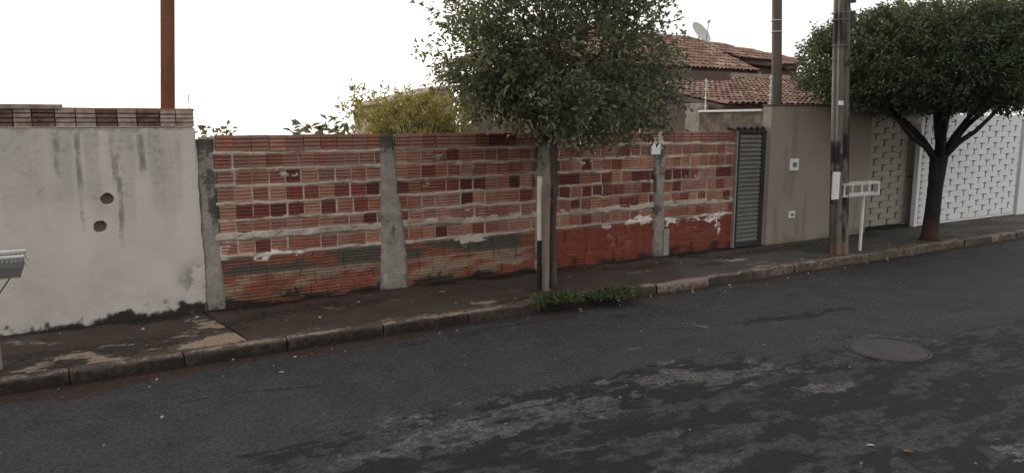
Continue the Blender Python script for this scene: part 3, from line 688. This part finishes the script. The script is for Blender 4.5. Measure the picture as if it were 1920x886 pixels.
p, q = atY(1591, 52, ub.y), atY(1599, 22, ub.y); MB().box((p.x-.02, ub.y-.06, p.z), (q.x, ub.y+.06, q.z)).build('side_box', M['darkframe'], UP, .008)
p, q = atY(1588, 4, ub.y), atY(1603, -3, ub.y); MB().box((p.x-.02, ub.y-.03, p.z), (q.x, ub.y+.03, q.z)).build('bracket', M['darkframe'], UP, .004)

# entrance poles behind the walls
def entrance_pole(px0, px1, ybot, Y, mat, label, pxtop):
    c = atY((px0+px1)/2, ybot, Y); wd = (px1-px0)/2/FPX*(c.x*SY+c.y*CY)
    o = empty('service_pole', (c.x, Y, -.2)); tag(o, label, 'pole')
    tp = atY(pxtop, 0, Y); k_ = (tp.x-c.x)/(tp.z-c.z); f_ = lambda z: c.x+k_*(z-c.z)
    MB().tube([(f_(-.2), Y, -.2), (f_(3), Y, 3), (f_(7), Y, 7)], [wd*1.03, wd, wd*.95], 14).build('shaft', mat, o, smooth=True)
    return o, c
entrance_pole(302, 327, 205, YW+.36, M['pole_brown'], 'rust brown round pole rising behind the white plastered wall', 314)
o, c = entrance_pole(1447, 1465, 198, 9.62, M['pole_tan'], 'greyish tan round pole rising behind the taupe wall corner', 1457)
for yy in (39, 60):
    p = atY(1456, yy, 9.62); MB().tube([(p.x+.098*math.cos(t), 9.62+.098*math.sin(t), p.z) for t in [2*math.pi*i/14 for i in range(15)]], .008, 5).build('steel_band', M['white_paint'], o)

# ------------------------------------------------------------------ taupe house frontage
XG0, XG1 = CX[-1][1], atY(1440, 330, 9.22).x
XT1 = atY(1637, 330, 9.1).x; YT = 9.20
TW = empty('taupe_wall', ((XG1+XT1)/2, YT, 0)); tag(TW, 'smooth taupe painted street wall between the slatted gate and the beige gate', 'wall')
xs = np.linspace(XG1, XT1, 60); zs = np.linspace(-.05, 2.52, 60); gx, gz = np.meshgrid(xs, zs)
st_ = np.maximum(.6*sstep(.25, .0, gz+(fbm(gx*3, gz*3, 501)-.5)*.35), .35*sstep(.55, .75, fbm(gx*5, gz*.6, 505)))
link('wall_face', npmesh('wall_face', np.stack([gx.ravel(), (YT+0*gx).ravel(), gz.ravel()], 1), gridfaces(60, 60), np.stack([st_.ravel()]*3, 1)), M['taupe'], TW)
MB().box((XG1, YT+.004, -.05), (XT1, YT+.2, 2.518)).build('wall_body', M['taupe'], TW)
MB().box((XG1-.02, YT-.02, 2.521), (XT1+.02, YT+.22, 2.55)).build('coping', M['taupe_dark'], TW, .004)
# side wall running back, with pale coping
p = atX(1313, 212, XG1+.0); YS = p.y
MB().box((XG1+.002, YT+.202, -.1), (XG1+.15, YS, 2.42)).build('side_wall', M['taupe_stained'], TW)
MB().box((XG1-.03, YT+.225, 2.423), (XG1+.17, YS+.03, 2.465)).build('side_coping', M['white_paint'], TW, .004)
MB().box((XG1+.02, YS+.035, -.1), (XG1+.30, YS+.45, 2.60)).build('rear_pier', M['concrete'], TW, .01)
MB().box((XG1+.05, YS+.455, -.1), (XG1+.2, YS+6, 2.30)).build('rear_wall', M['taupe_dark'], TW)
# meter and letter boxes set on the wall
def box_on(x0, y0, x1, y1, name, label):
    p, q = atY(x0, y1, YT), atY(x1, y0, YT); o = empty(name, ((p.x+q.x)/2, YT, p.z)); tag(o, label, 'wall box')
    hs_ = MB().box((p.x, YT-.03, p.z), (q.x, YT-.003, q.z)).build('housing', M['white_plastic'], o, .004)
    w_, h_ = q.x-p.x, q.z-p.z
    MB().box((p.x+w_*.28, YT-.038, p.z+h_*.3), (q.x-w_*.28, YT-.0305, q.z-h_*.3)).build('panel', M['grey_basket'], hs_, .002)
box_on(1479, 297, 1496, 320, 'intercom_box', 'larger white intercom box at eye height on the taupe wall')
box_on(1477, 395, 1489, 409, 'outlet_box', 'smaller white box low on the taupe wall')
# slatted pedestrian gate
YGT = 9.26; XGa = atY(1386, 330, YGT).x
SG = empty('slatted_gate', ((XG0+XG1)/2, YGT+.05, 0)); tag(SG, 'narrow grey metal gate of horizontal slats beside the brick wall', 'gate')
xa, xb = XGa+.03, atY(1425, 330, YGT+.06).x; xc = XG1-.01
ns = 25; zt = 2.05
for k in range(ns):
    z = .10 + (zt-.12)*k/ns
    poly = [(xa, YGT+.045, z), (xa, YGT+.050, z+.003), (xa, YGT+.080, z+.062), (xa, YGT+.075, z+.062)]
    MB().prism(poly, (xb-xa, 0, 0)).build('slat', M['louver'], SG)
MB().box((XGa+.002, YGT+.03, .0), (xa, YGT+.10, zt+.03)).build('side_frame', M['darkframe'], SG)
sf = MB().box((xb, YGT+.03, .0), (xc, YGT+.10, zt+.03)).build('side_frame', M['darkframe'], SG)
MB().box((xa, YGT+.03, .01), (xb, YGT+.10, .095)).build('bottom_rail', M['darkframe'], SG)
MB().box((xa, YGT+.03, zt-.01), (xb, YGT+.10, zt+.03)).build('top_rail', M['darkframe'], SG)
MB().box((xa, YGT+.13, .03), (xb, YGT+.135, zt)).build('gap_tone_sheet', M['darkframe'], SG)  # dark sheet added to paint the shadow between the slats
MB().box((xb+.02, YGT+.0, .95), (xb+.05, YGT+.029, 1.08)).build('lock', M['darkframe'], sf, .004)
MB().box((XGa-.035, YGT+.05, -.02), (XGa, YGT+.16, 2.08), .002).build('gate_jamb', M['concrete'], SG)
# little tiled eave above the gate
GE = empty('gate_eave', ((XG0+XG1)/2, YB, 2.1)); tag(GE, 'small dark clay tile eave over the slatted gate', 'eave')
MB().box((XG0-.25, YB+.12, 2.09), (XG1-.005, YB+.3, 2.15)).build('lintel', M['taupe_dark'], GE)
k = 0; x = XG0-.22
while x < XG1-.1:
    arc = [(x+.075-.075*math.cos(math.pi*i/6), YB-.06, 2.09+.065*math.sin(math.pi*i/6)) for i in range(7)]
    inn = [(x+.075-.058*math.cos(math.pi*i/6), YB-.06, 2.088+.05*math.sin(math.pi*i/6)) for i in range(6, -1, -1)]
    MB().prism(arc+inn, (0, .36, .10)).build('tile', M['eave_tile'], GE); x += .155; k += 1
MB().box((XG0-.25, YB+.004, 2.065), (XG1-.005, YB+.118, 2.088)).build('lintel_plate', M['darkframe'], GE)

# ------------------------------------------------------------------ woven gates
def woven(name, label, X0, X1, Y, z0, z1, rows, cols, mat, back, cat='gate', leaf_frame=.04):
    o = empty(name, ((X0+X1)/2, Y, 0)); tag(o, label, cat)
    MB().box((X0, Y+.03, z0), (X1, Y+.045, z1)).build('gap_tone_sheet', back, o)  # added sheet; its colour carries gap shade on white, backlight on beige
    rh = (z1-z0)/rows; cw = (X1-X0)/cols
    W_ = cw-.044; Hh = rh-.0015
    def plate(wd):
        V = []; n = 6
        for i in range(n+1):
            t = i/n; b_ = -.020*math.sin(math.pi*t)**.8 if 0 < t < 1 else 0
            V += [(wd*t, b_, .006 if i in (0, n) else 0), (wd*t, b_-.004, Hh-(.030 if i in (0, n) else .005 if i in (1, n-1) else 0))]
        F = [(2*i, 2*i+2, 2*i+3, 2*i+1) for i in range(n)]
        k = len(V); V += [(x, .012, z) for x, y, z in V]
        F += [(2*i+1, 2*i+3, k+2*i+3, k+2*i+1) for i in range(n)] + [(2*i, k+2*i, k+2*i+2, 2*i+2) for i in range(n)] + [(0, 1, k+1, k), (2*n, k+2*n, k+2*n+1, 2*n+1)]
        me = pyme('slat', V, F); me.materials.append(mat); return me
    full, half = plate(W_), plate(cw/2-.044)
    for r in range(rows):
        z = z0 + r*rh + .005; x = X0 + .014; first = r % 2
        while x < X1-.05:
            if first: me = half; st = cw/2; first = 0
            else:
                me, st = (full, cw) if x + cw <= X1 + .02 else (half, cw/2)
            s = bpy.data.objects.new('slat', me); COL.objects.link(s); s.parent = o
            s.location = Vector((x, Y+random.uniform(-.002,.002), z)) - Vector(o.location); s.rotation_euler = (random.uniform(-.01,.01), 0, random.uniform(-.006,.006)); x += st
    return o
Yp = 9.5; Xp0 = XT1+.02; Xp1 = atY(1712, 330, Yp).x
bgate = woven('woven_gate', 'beige woven metal pedestrian gate in the shade behind the white basket', Xp0, Xp1-.24, Yp, .05, 2.25, 17, 3, M['beige_gate'], M['beige_gap_light'])
sp_ = MB().box((Xp1-.235, Yp-.01, .02), (Xp1-.0, Yp+.05, 2.28)).build('side_panel', M['beige_gate'], bgate)
MB().box((Xp0, Yp+.0, 2.255), (Xp1-.24, Yp+.05, 2.30)).build('top_rail', M['beige_gate'], bgate)
MB().box((Xp1-.22, Yp-.05, 1.05), (Xp1-.15, Yp-.012, 1.08)).build('handle', M['darkframe'], sp_, .004)
MB().tube([(Xp1-.185, Yp-.011, 1.16), (Xp1-.185, Yp-.03, 1.16)], .018, 10).build('lock', M['darkframe'], sp_)
Yg = 9.22; Xg0 = atY(1727, 330, Yg).x; Xg1 = atY(1907, 330, Yg).x
wg = woven('garage_gate', 'wide white woven metal garage gate behind the clipped tree', Xg0, Xg1, Yg, .06, 2.28, 17, 7, M['white_gate'], M['gate_gap_shade'])
MB().box((Xg0-.001, Yg-.02, 2.285), (Xg1+.06, Yg+.06, 2.39)).build('top_rail', M['white_gate'], wg, .004)
MB().box((Xg0, Yg-.0, .01), (Xg1, Yg+.05, .055)).build('bottom_rail', M['white_gate'], wg)
gp = MB().box((Xg0-.12, Yg+.0, -.03), (Xg0-.004, Yg+.10, 2.40)).build('gate_post', M['white_gate'], None, .004); tag(gp, 'white gate post between the beige gate and the garage gate', 'post')
gp = MB().box((Xg1+.064, Yg-.04, -.03), (Xg1+.9, Yg+.2, 2.42)).build('gate_post', M['white_gate'], None, .004); tag(gp, 'white post at the right edge beyond the garage gate', 'post')

# ------------------------------------------------------------------ white litter basket on a post, grey one at the left
wb = atZ(1612, 469); WB = empty('litter_basket', (wb.x, wb.y, 0)); tag(WB, 'white slatted litter basket on a thin post beside the utility pole', 'litter basket')
zt = atY(1612, 341, wb.y).z; zb = atY(1612, 362, wb.y).z
xl, xr = atY(1589, 350, wb.y-.15).x, atY(1655, 350, wb.y-.15).x; yf, yk = wb.y-.11, wb.y+.11
MB().box((wb.x-.02, wb.y-.02, -.02), (wb.x+.02, wb.y+.02, zb)).build('post', M['white_paint'], WB, .003)
for nm, z in (('rim', zt), ('base_frame', zb)):
    m_ = MB(); t = .035
    m_.box((xl, yf, z-.012), (xr, yf+.012, z)).box((xl, yk-.012, z-.012), (xr, yk, z)).box((xl, yf, z-t), (xr, yf+.012, z-t+.011)).box((xl, yk-.012, z-t), (xr, yk, z-t+.011)).box((xl, yf+.0125, z-t), (xl+.012, yk-.0125, z)).box((xr-.012, yf+.0125, z-t), (xr, yk-.0125, z)); m_.build(nm, M['white_paint'], WB)
for xx in (xl, (xl+xr)/2-.012, xr-.024):
    for yy in (yf+.013, yk-.028):
        MB().box((xx, yy, zb), (xx+.024, yy+.015, zt-.036)).build('upright', M['white_paint'], WB)
for i in range(5): yy = yf+.02+i*.038; MB().box((xl+.013, yy, zb-.02), (xr-.013, yy+.022, zb-.010)).build('floor_slat', M['white_paint'], WB)
gb = atZ(1, 691); GB = empty('litter_basket', (gb.x, gb.y, 0)); tag(GB, 'dark grey perforated metal litter basket cut off by the left edge', 'litter basket')
p, q = atY(47, 474, gb.y), atY(40, 513, gb.y)
xr_t, xr_b, zt, zb = p.x, q.x, p.z, q.z; xl_t, xl_b = gb.x-(xr_t-gb.x), gb.x-(xr_b-gb.x)
MB().box((gb.x-.018, gb.y-.018, -.02), (gb.x+.018, gb.y+.018, zb)).build('post', M['stake_pale'], GB, .003)
for s, nm in ((-1, 'front_panel'), (1, 'back_panel')):
    yt_, yb_ = gb.y+s*.17, gb.y+s*.145; m_ = MB()
    for i in range(4):                                  # perforated strip: thin crossing bars
        z = zt-.03-.022*i; m_.box((xl_t+.02, yt_-.003, z-.006), (xr_t-.02, yt_+.003, z))
    for i in range(30):
        xx = xl_t+.02+i*(xr_t-xl_t-.04)/29; m_.tube([(xx, yt_, zt-.02), (xx+.03*(1 if i % 2 else -1), yt_, zt-.10)], .003, 4)
    m_.face([(xl_t+.012, yt_-s*.006, zt-.10), (xr_t-.012, yt_-s*.006, zt-.10), (xr_b, yb_, zb), (xl_b, yb_, zb)])
    m_.build(nm, M['grey_basket'], GB)
    MB().tube([(xl_t, yt_, zt), (xr_t, yt_, zt)], .012, 6).build('rim_bar', M['white_paint'], GB)
for xt, xb_ in ((xl_t, xl_b), (xr_t, xr_b)):
    MB().prism([(xt, gb.y-.17, zt), (xt, gb.y+.17, zt), (xb_, gb.y+.145, zb), (xb_, gb.y-.145, zb)], (.006 if xt < gb.x else -.006, 0, 0)).build('end_panel', M['grey_basket'], GB)
MB().box((xl_b, gb.y-.145, zb-.008), (xr_b, gb.y+.145, zb-.001)).build('floor_panel', M['grey_basket'], GB)
MB().tube([(gb.x+.012, gb.y, zb-.22), (gb.x+.16, gb.y, zb-.004)], .006, 5).build('brace', M['darkframe'], GB)

# ------------------------------------------------------------------ tiled houses behind
def pip(u, v, poly):
    c = False; j = len(poly)-1
    for i in range(len(poly)):
        a, b = poly[i], poly[j]
        if (a[1] > v) != (b[1] > v) and u < (b[0]-a[0])*(v-a[1])/(b[1]-a[1])+a[0]: c = not c
        j = i
    return c
def roof_slope(pts, parent, seed, tw=.165, tl=.34):
    pts = [Vector(p) for p in pts]; nrm = Vector((0, 0, 0))
    for i in range(len(pts)): nrm += (pts[i]-pts[0]).cross(pts[(i+1) % len(pts)]-pts[0])
    nrm.normalize()
    if nrm.z < 0: nrm = -nrm
    dn = Vector((nrm.x*nrm.z, nrm.y*nrm.z, -(nrm.x**2+nrm.y**2))).normalized(); u = dn.cross(nrm).normalized(); o = pts[0]
    poly = [((p-o).dot(u), (p-o).dot(dn)) for p in pts]
    u0, u1 = min(p[0] for p in poly), max(p[0] for p in poly); v0, v1 = min(p[1] for p in poly), max(p[1] for p in poly)
    rr = random.Random(seed); V = []; F = []; A = []
    nu, nv = int((u1-u0)/tw)+2, int((v1-v0)/tl)+2
    for a in range(nu):
        cj = rr.uniform(-.015, .015)
        for b in range(nv):
            uu = u0+(a+.5)*tw+cj; vv = v1-(b+.5)*tl
            if not pip(uu, vv, poly): continue
            n = len(V); sh = (rr.random()**1.5*.9 if rr.random() < .45 else 0, rr.random()*.9 if rr.random() < .3 else 0, 0); lift = rr.uniform(0, .012); sk = rr.uniform(-.02, .02)
            for e, (vo, hh) in enumerate(((-tl*.5-.03, .0), (tl*.5+.03, .026))):
                for i in range(6):
                    th = math.pi*i/5; r = tw*.5*(.93 if e else .82)
                    P = o + u*(uu - r*math.cos(th) + sk*(e-.5)) + dn*(vv+vo) + nrm*(hh+lift+math.sin(th)*tw*.34)
                    V.append(tuple(P)); A.append(sh)
            F += [(n+i, n+i+1, n+7+i, n+6+i) for i in range(5)]
    dk = MB().prism([p-nrm*.02 for p in pts], -nrm*.09).build('roof', M['taupe_dark'], parent)
    me = npmesh('roof_tiles', V, F, np.array(A)); r = link('roof_tiles', me, M['tile'], dk); tag(r, kind='stuff')
    return dk
def ridge_line(a, b, parent, r=.10):
    a, b = Vector(a), Vector(b); n = max(2, int((b-a).length/.38))
    m_ = MB()
    for i in range(n): m_.tube([a.lerp(b, i/n)+Vector((0,0,.0)), a.lerp(b, (i+1.08)/n)+Vector((0,0,.012))], [r*.85, r], 8)
    m_.build('ridge_tiles', M['ridge'], parent)
HX = 10.75
eL, eR = Vector((HX, 16, 3.80)), atY(1424, 139, 16.0); rk = Vector((14.0, 19.4, 5.22)); rk2 = atY(1290, 73, 19.4); eR.z = max(3.7, eR.z)
rk.z = rk2.z
bl = atY(831, 121, 22.0)
HO = empty('tiled_house', (16, 18, -.1)); tag(HO, 'house with hipped terracotta tile roof and satellite dish behind the slim tree', 'house')
roof_slope([eL, eR, rk2, rk], HO, 1); roof_slope([bl, eL, rk], HO, 2)
ridge_line(rk, rk2, HO); ridge_line(eL, rk, HO); ridge_line(eR, rk2, HO, .085); ridge_line(bl, rk, HO)
MB().box((HX+.5, 16.5, -.6), (eR.x-.5, 22, 3.72)).build('wall', M['taupe_dark'], HO)
# right rear wing
w0, w1, w2, w3 = atY(1290, 73, 19.6), atY(1500, 119, 19.2), atY(1497, 124, 18.0), atY(1330, 106, 18.0)
roof_slope([w0, w1, w2, w3], HO, 3); ridge_line(w0, w1, HO, .08)
MB().prism([(w3.x+.1, 18.3, -.6), (w2.x+.3, 18.3, -.6), (w2.x+.3, 18.3, w2.z+.06), (w3.x+.1, 18.3, w3.z+.10)], (0, .6, 0)).build('wing_wall', M['taupe_dark'], HO)
p, q = atY(1430, 151, 17.6), atY(1520, 124, 17.6); MB().box((p.x, 17.6, 2.5), (q.x, 17.9, q.z-.35)).build('parapet', M['concrete'], HO)
# satellite dish
dp = atY(1311, 84, 19.0); DI = empty('satellite_dish', tuple(dp)); tag(DI, 'pale oval satellite dish on the roof ridge', 'satellite dish')
n_ = Vector((.16, -.80, .58)).normalized(); uu = n_.cross(Vector((0,0,1))).normalized(); vv = n_.cross(uu); cc = dp+Vector((0, 0, .36))
V = []; F = []; R_ = 6; S2 = 20
for i in range(R_+1):
    for j in range(S2):
        r = i/R_; t = 2*math.pi*j/S2; V.append(tuple(cc+uu*(.40*r*math.cos(t))+vv*(.42*r*math.sin(t))+n_*(.10*r*r)))
for i in range(R_):
    for j in range(S2): F.append((i*S2+j, i*S2+(j+1) % S2, (i+1)*S2+(j+1) % S2, (i+1)*S2+j))
n0 = len(V); V += [tuple(Vector(v)-n_*.012) for v in V]; F += [tuple(n0+k for k in reversed(f)) for f in F]
link('reflector', pyme('reflector', V, F), M['dish'], DI, True)
tip = cc + n_*.42 + Vector((0, 0, .12)); fa = MB().tube([cc-vv*-.36+n_*.08, tip], .012, 6).build('feed_arm', M['grey_basket'], DI)
MB().tube([tip-n_*.05, tip+n_*.06], [.035, .045], 8).build('receiver', M['dish'], fa)
MB().tube([dp-Vector((0,0,.35)), cc-n_*.03], .022, 8).build('mast', M['grey_basket'], DI)
# front wing of the house with low roof
FH = empty('front_wing', (15, 13, -.1)); tag(FH, 'low front building with shallow terracotta tile roof above the taupe wall', 'house')
f0, f1 = Vector((XG1+.25, 10.6, 2.56)), Vector((20.5, 10.6, 2.56)); ftop = atY(1400, 149, 15.2).z
roof_slope([f0, f1, (22.5, 15.2, ftop), (XG1+.25, 15.2, ftop)], FH, 4)
MB().prism([(XG1+.3, 10.75, -.5), (XG1+.3, 15.4, -.5), (XG1+.3, 15.4, ftop-.12), (XG1+.3, 10.75, 2.45)], (8.5, 0, 0)).build('wall', M['taupe_dark'], FH)
p = atY(1369, 150, 14.1); MB().box((XG1+.6, 14.1, 2.5), (p.x, 16.4, atY(1300, 133, 14.1).z)).build('upper_wall', M['taupe_dark'], FH)
p = atY(1480, 148, 15.2); MB().box((p.x-3.5, 15.1, ftop-.1), (p.x+4, 15.25, ftop+.16)).build('flashing', M['ridge'], FH)
# fence rods of the electric fence
for (xx, y0, y1, Y, lb) in [(1441, 140, 200, YT+.12, 'white electric fence rod at the taupe wall corner'), (1320, 147, 205, None, 'thin pale electric fence rod on the side wall coping')]:
    if Y is None: Y = YS-.05; a = atY(xx, y1, Y); X = XG1+.08
    else: X = atY(xx, y1, Y).x+.03
    zt_ = atY(xx, y0, Y).z; o = empty('fence_rod', (X, Y, 2.46)); tag(o, lb, 'fence rod', 'electric fence rods')
    MB().tube([(X, Y, 2.40), (X, Y, zt_)], .012, 6).build('rod', M['white_paint'], o)
    for k in range(4): z = 2.55+(zt_-2.6)*k/3; MB().tube([(X-.03, Y, z), (X+.03, Y, z)], .014, 6).build('insulator', M['white_plastic'], o)
# rear annex with ochre wall
AN = empty('rear_annex', (10, 25, -.6)); tag(AN, 'ochre rendered outbuilding with sloping roofline behind the yellow shrub', 'building')
a, b = atY(662, 197, 24.5), atY(850, 163, 24.5); a.x = atY(664, 197, 27.5).x
MB().prism([(a.x, 24.5, -1), (b.x, 24.5, -1), (b.x, 24.5, b.z), (a.x, 24.5, a.z)], (0, 3, 0)).build('wall', M['ochre'], AN)
MB().prism([(a.x-.1, 24.4, a.z+.003), (b.x, 24.4, b.z+.003), (b.x, 24.4, b.z+.07), (a.x-.1, 24.4, a.z+.07)], (0, 3.2, 0)).build('roof', M['ridge'], AN)

# ------------------------------------------------------------------ plants behind the brick wall
def shrub(name, label, pxc, Y, zc, ext, n, per, L, W, mat, stems, seed, gz=-.3, tw=.3):
    c = atY(pxc, 229, Y); o = empty(name, (c.x, Y, gz)); tag(o, label, 'shrub'); rr = random.Random(seed)
    d = sph(n); r = (.3+.7*RNG.random(n)**.6)*lump(d, seed, 12, .5); C = np.array([c.x, Y, zc]) + d*np.array(ext)*r[:, None]
    P, D, L_, W_, S_ = clumps(C, d, per, tw, L, W, .6, .35); link('crown', leaf_mesh('crown', P, D, L_, W_, S_), mat, o)
    for k in range(stems):
        q = Vector(C[rr.randrange(n)]); pts, rad = limb((c.x+rr.uniform(-.1,.1), Y+rr.uniform(-.1,.1), gz), q, .03, .006, .15, 6, seed+k); MB().tube(pts, rad, 6).build('stem', M['bark'], o)
    return o, c
o, c = shrub('yellow_shrub', 'sunlit yellow green shrub with arching branches behind the brick wall', 766, 14.5, 2.12, (1.1, .8, .52), 330, 15, .12, .045, M['leaf_yellow'], 9, 71)
for k in range(16):                                   # arching bare stems
    sx = random.uniform(-1, 1); a = Vector((c.x+.15*sx, 14.0, 1.3)); e = Vector((c.x+sx*1.1, 13.7+random.uniform(-.2,.2), 2.0+.5*random.random()))
    pts = [a, a.lerp(e, .45)+Vector((0,0,.55)), a.lerp(e, .8)+Vector((0,0,.35)), e]; MB().tube(pts, [.012,.01,.007,.004], 5).build('branch', M['bark'], o)
def sprig(name, label, pxs, Y, zbase, hgt, seed, big=.12):
    rr = random.Random(seed); c = atY(sum(pxs)/len(pxs), 240, Y); o = empty(name, (c.x, Y, -.2)); tag(o, label, 'plant')
    P = []; D = []
    for k, (px_, py_) in enumerate(zip(pxs, hgt)):
        t = atY(px_, py_, Y); s0 = Vector((c.x+(t.x-c.x)*.3, Y, -.2)); pts, rad = limb(s0, t, .014, .004, .06, 6, seed+k); MB().tube(pts, rad, 5).build('stem', M['bark'], o)
        for j in range(12):
            f = 1-.016*j; q = s0.lerp(t, f); P.append((q.x, q.y, q.z)); D.append((rr.uniform(-1, 1), rr.uniform(-.6, .6), rr.uniform(-.25, .5)))
    n = len(P); link('leaves', leaf_mesh('leaves', np.array(P), np.array(D), big*(.6+.6*RNG.random(n)), big*.5*(.6+.5*RNG.random(n)), RNG.random((n, 3))*.5), M['leaf'], o)
    return o
sprig('leafy_plant', 'dark leafy shoots peeping over the brick wall left of the yellow shrub', [548, 566, 585, 605, 615, 628, 640, 655], 11.2, 2, [238, 233, 240, 230, 226, 224, 236, 232], 5, .20)
sprig('creeper', 'low twiggy creeper at the left end of the brick wall top', [375, 385, 400, 412, 425, 434], 9.75, 2, [240, 236, 240, 237, 236, 240], 15, .12)

# ------------------------------------------------------------------ road furniture and litter
mh = atZ(1665, 655, ZR+.03); zr = float(road_z(np.array(mh.y))); MH = empty('manhole_cover', (mh.x, mh.y, zr)); tag(MH, 'round worn manhole cover set in the asphalt', 'manhole cover')
m_ = MB(); n = 40; R1 = .365
top_ = [(mh.x+R1*math.cos(2*math.pi*i/n), mh.y+R1*math.sin(2*math.pi*i/n), zr+.006) for i in range(n)]; m_.prism(top_, (0, 0, -.03)); m_.build('lid', M['iron'], MH)
ri = [(mh.x+.375*math.cos(2*math.pi*i/n), mh.y+.375*math.sin(2*math.pi*i/n)) for i in range(n)]; ro = [(mh.x+.40*math.cos(2*math.pi*i/n)*(1+.03*random.random()), mh.y+.40*math.sin(2*math.pi*i/n)*(1+.03*random.random())) for i in range(n)]
m_ = MB()
for i in range(n):
    j = (i+1) % n; m_.face([(*ri[i], zr+.004), (*ro[i], zr+.005), (*ro[j], zr+.005), (*ri[j], zr+.004)])
m_.build('ring', M['darkframe'], MH)
def fallen(px_, py_, size, mat, label, z=None):
    q = atZ(px_, py_, ZR+.03); zz = float(road_z(np.array(q.y)))+.006; r = random.random()*6.28; c_, s_ = math.cos(r), math.sin(r)
    pr = [(-1,0,0),(-.4,.42,.25),(.4,.38,.35),(1,0,.12),(.4,-.4,.3),(-.4,-.42,.15)]
    V = [(q.x+(a*c_-b*s_)*size, q.y+(a*s_+b*c_)*size, zz+h*size) for a, b, h in pr]+[(q.x, q.y, zz+.002)]
    V2 = V + [(a, b, h-.002) for a, b, h in V]
    F = [(i, (i+1) % 6, 6) for i in range(6)] + [((i+1) % 6+7, i+7, 13) for i in range(6)]
    o = link('fallen_leaf', pyme('fallen_leaf', V2, F), mat); tag(o, label, 'leaf')
fallen(1703, 849, .038, M['dead_leaf'], 'curled orange dead leaf on the asphalt at lower right')
fallen(1632, 837, .03, M['dry_leaf'], 'pale dry leaf on the asphalt left of the orange leaf')
fallen(1092, 581, .035, M['dry_leaf'], 'pale scrap on the asphalt below the weeds')
fallen(304, 778, .028, M['dry_leaf'], 'pale sliver on the asphalt at lower left')
fallen(527, 694, .03, M['dry_leaf'], 'pale scrap in the gutter left of the slim tree')
m_ = MB()
for k in range(150):
    X, Y = random.uniform(-1, 13), KX - .05 - abs(random.gauss(0, 2.0))
    if Y < 1.5: continue
    s = random.uniform(.004, .010); z = float(road_z(np.array(Y))); m_.box((X-s, Y-s, z-.002), (X+s*1.2, Y+s, z+s), s*.35)
g = m_.build('road_grit', M['grit']); tag(g, 'scattered pale grit on the asphalt', kind='stuff')

P = []; D = []
for k in range(90):
    X = random.uniform(-1, 13); on = random.random() < .45
    Y = random.uniform(KX+.2, 9.25) if on else KX-.03-abs(random.gauss(0, .18)); z = .008 if on else float(road_z(np.array(Y)))+.008
    P.append((X, Y, z)); a = random.random()*6.28; D.append((math.cos(a), math.sin(a), .12))
n = len(P); lt = link('leaf_litter', leaf_mesh('leaf_litter', np.array(P), np.array(D), .045*(.5+RNG.random(n)), .022*(.6+.6*RNG.random(n)), np.zeros((n, 3)), .12, -.05), M['dry_leaf']); tag(lt, 'dry leaf litter along the gutter and pavement', kind='stuff')
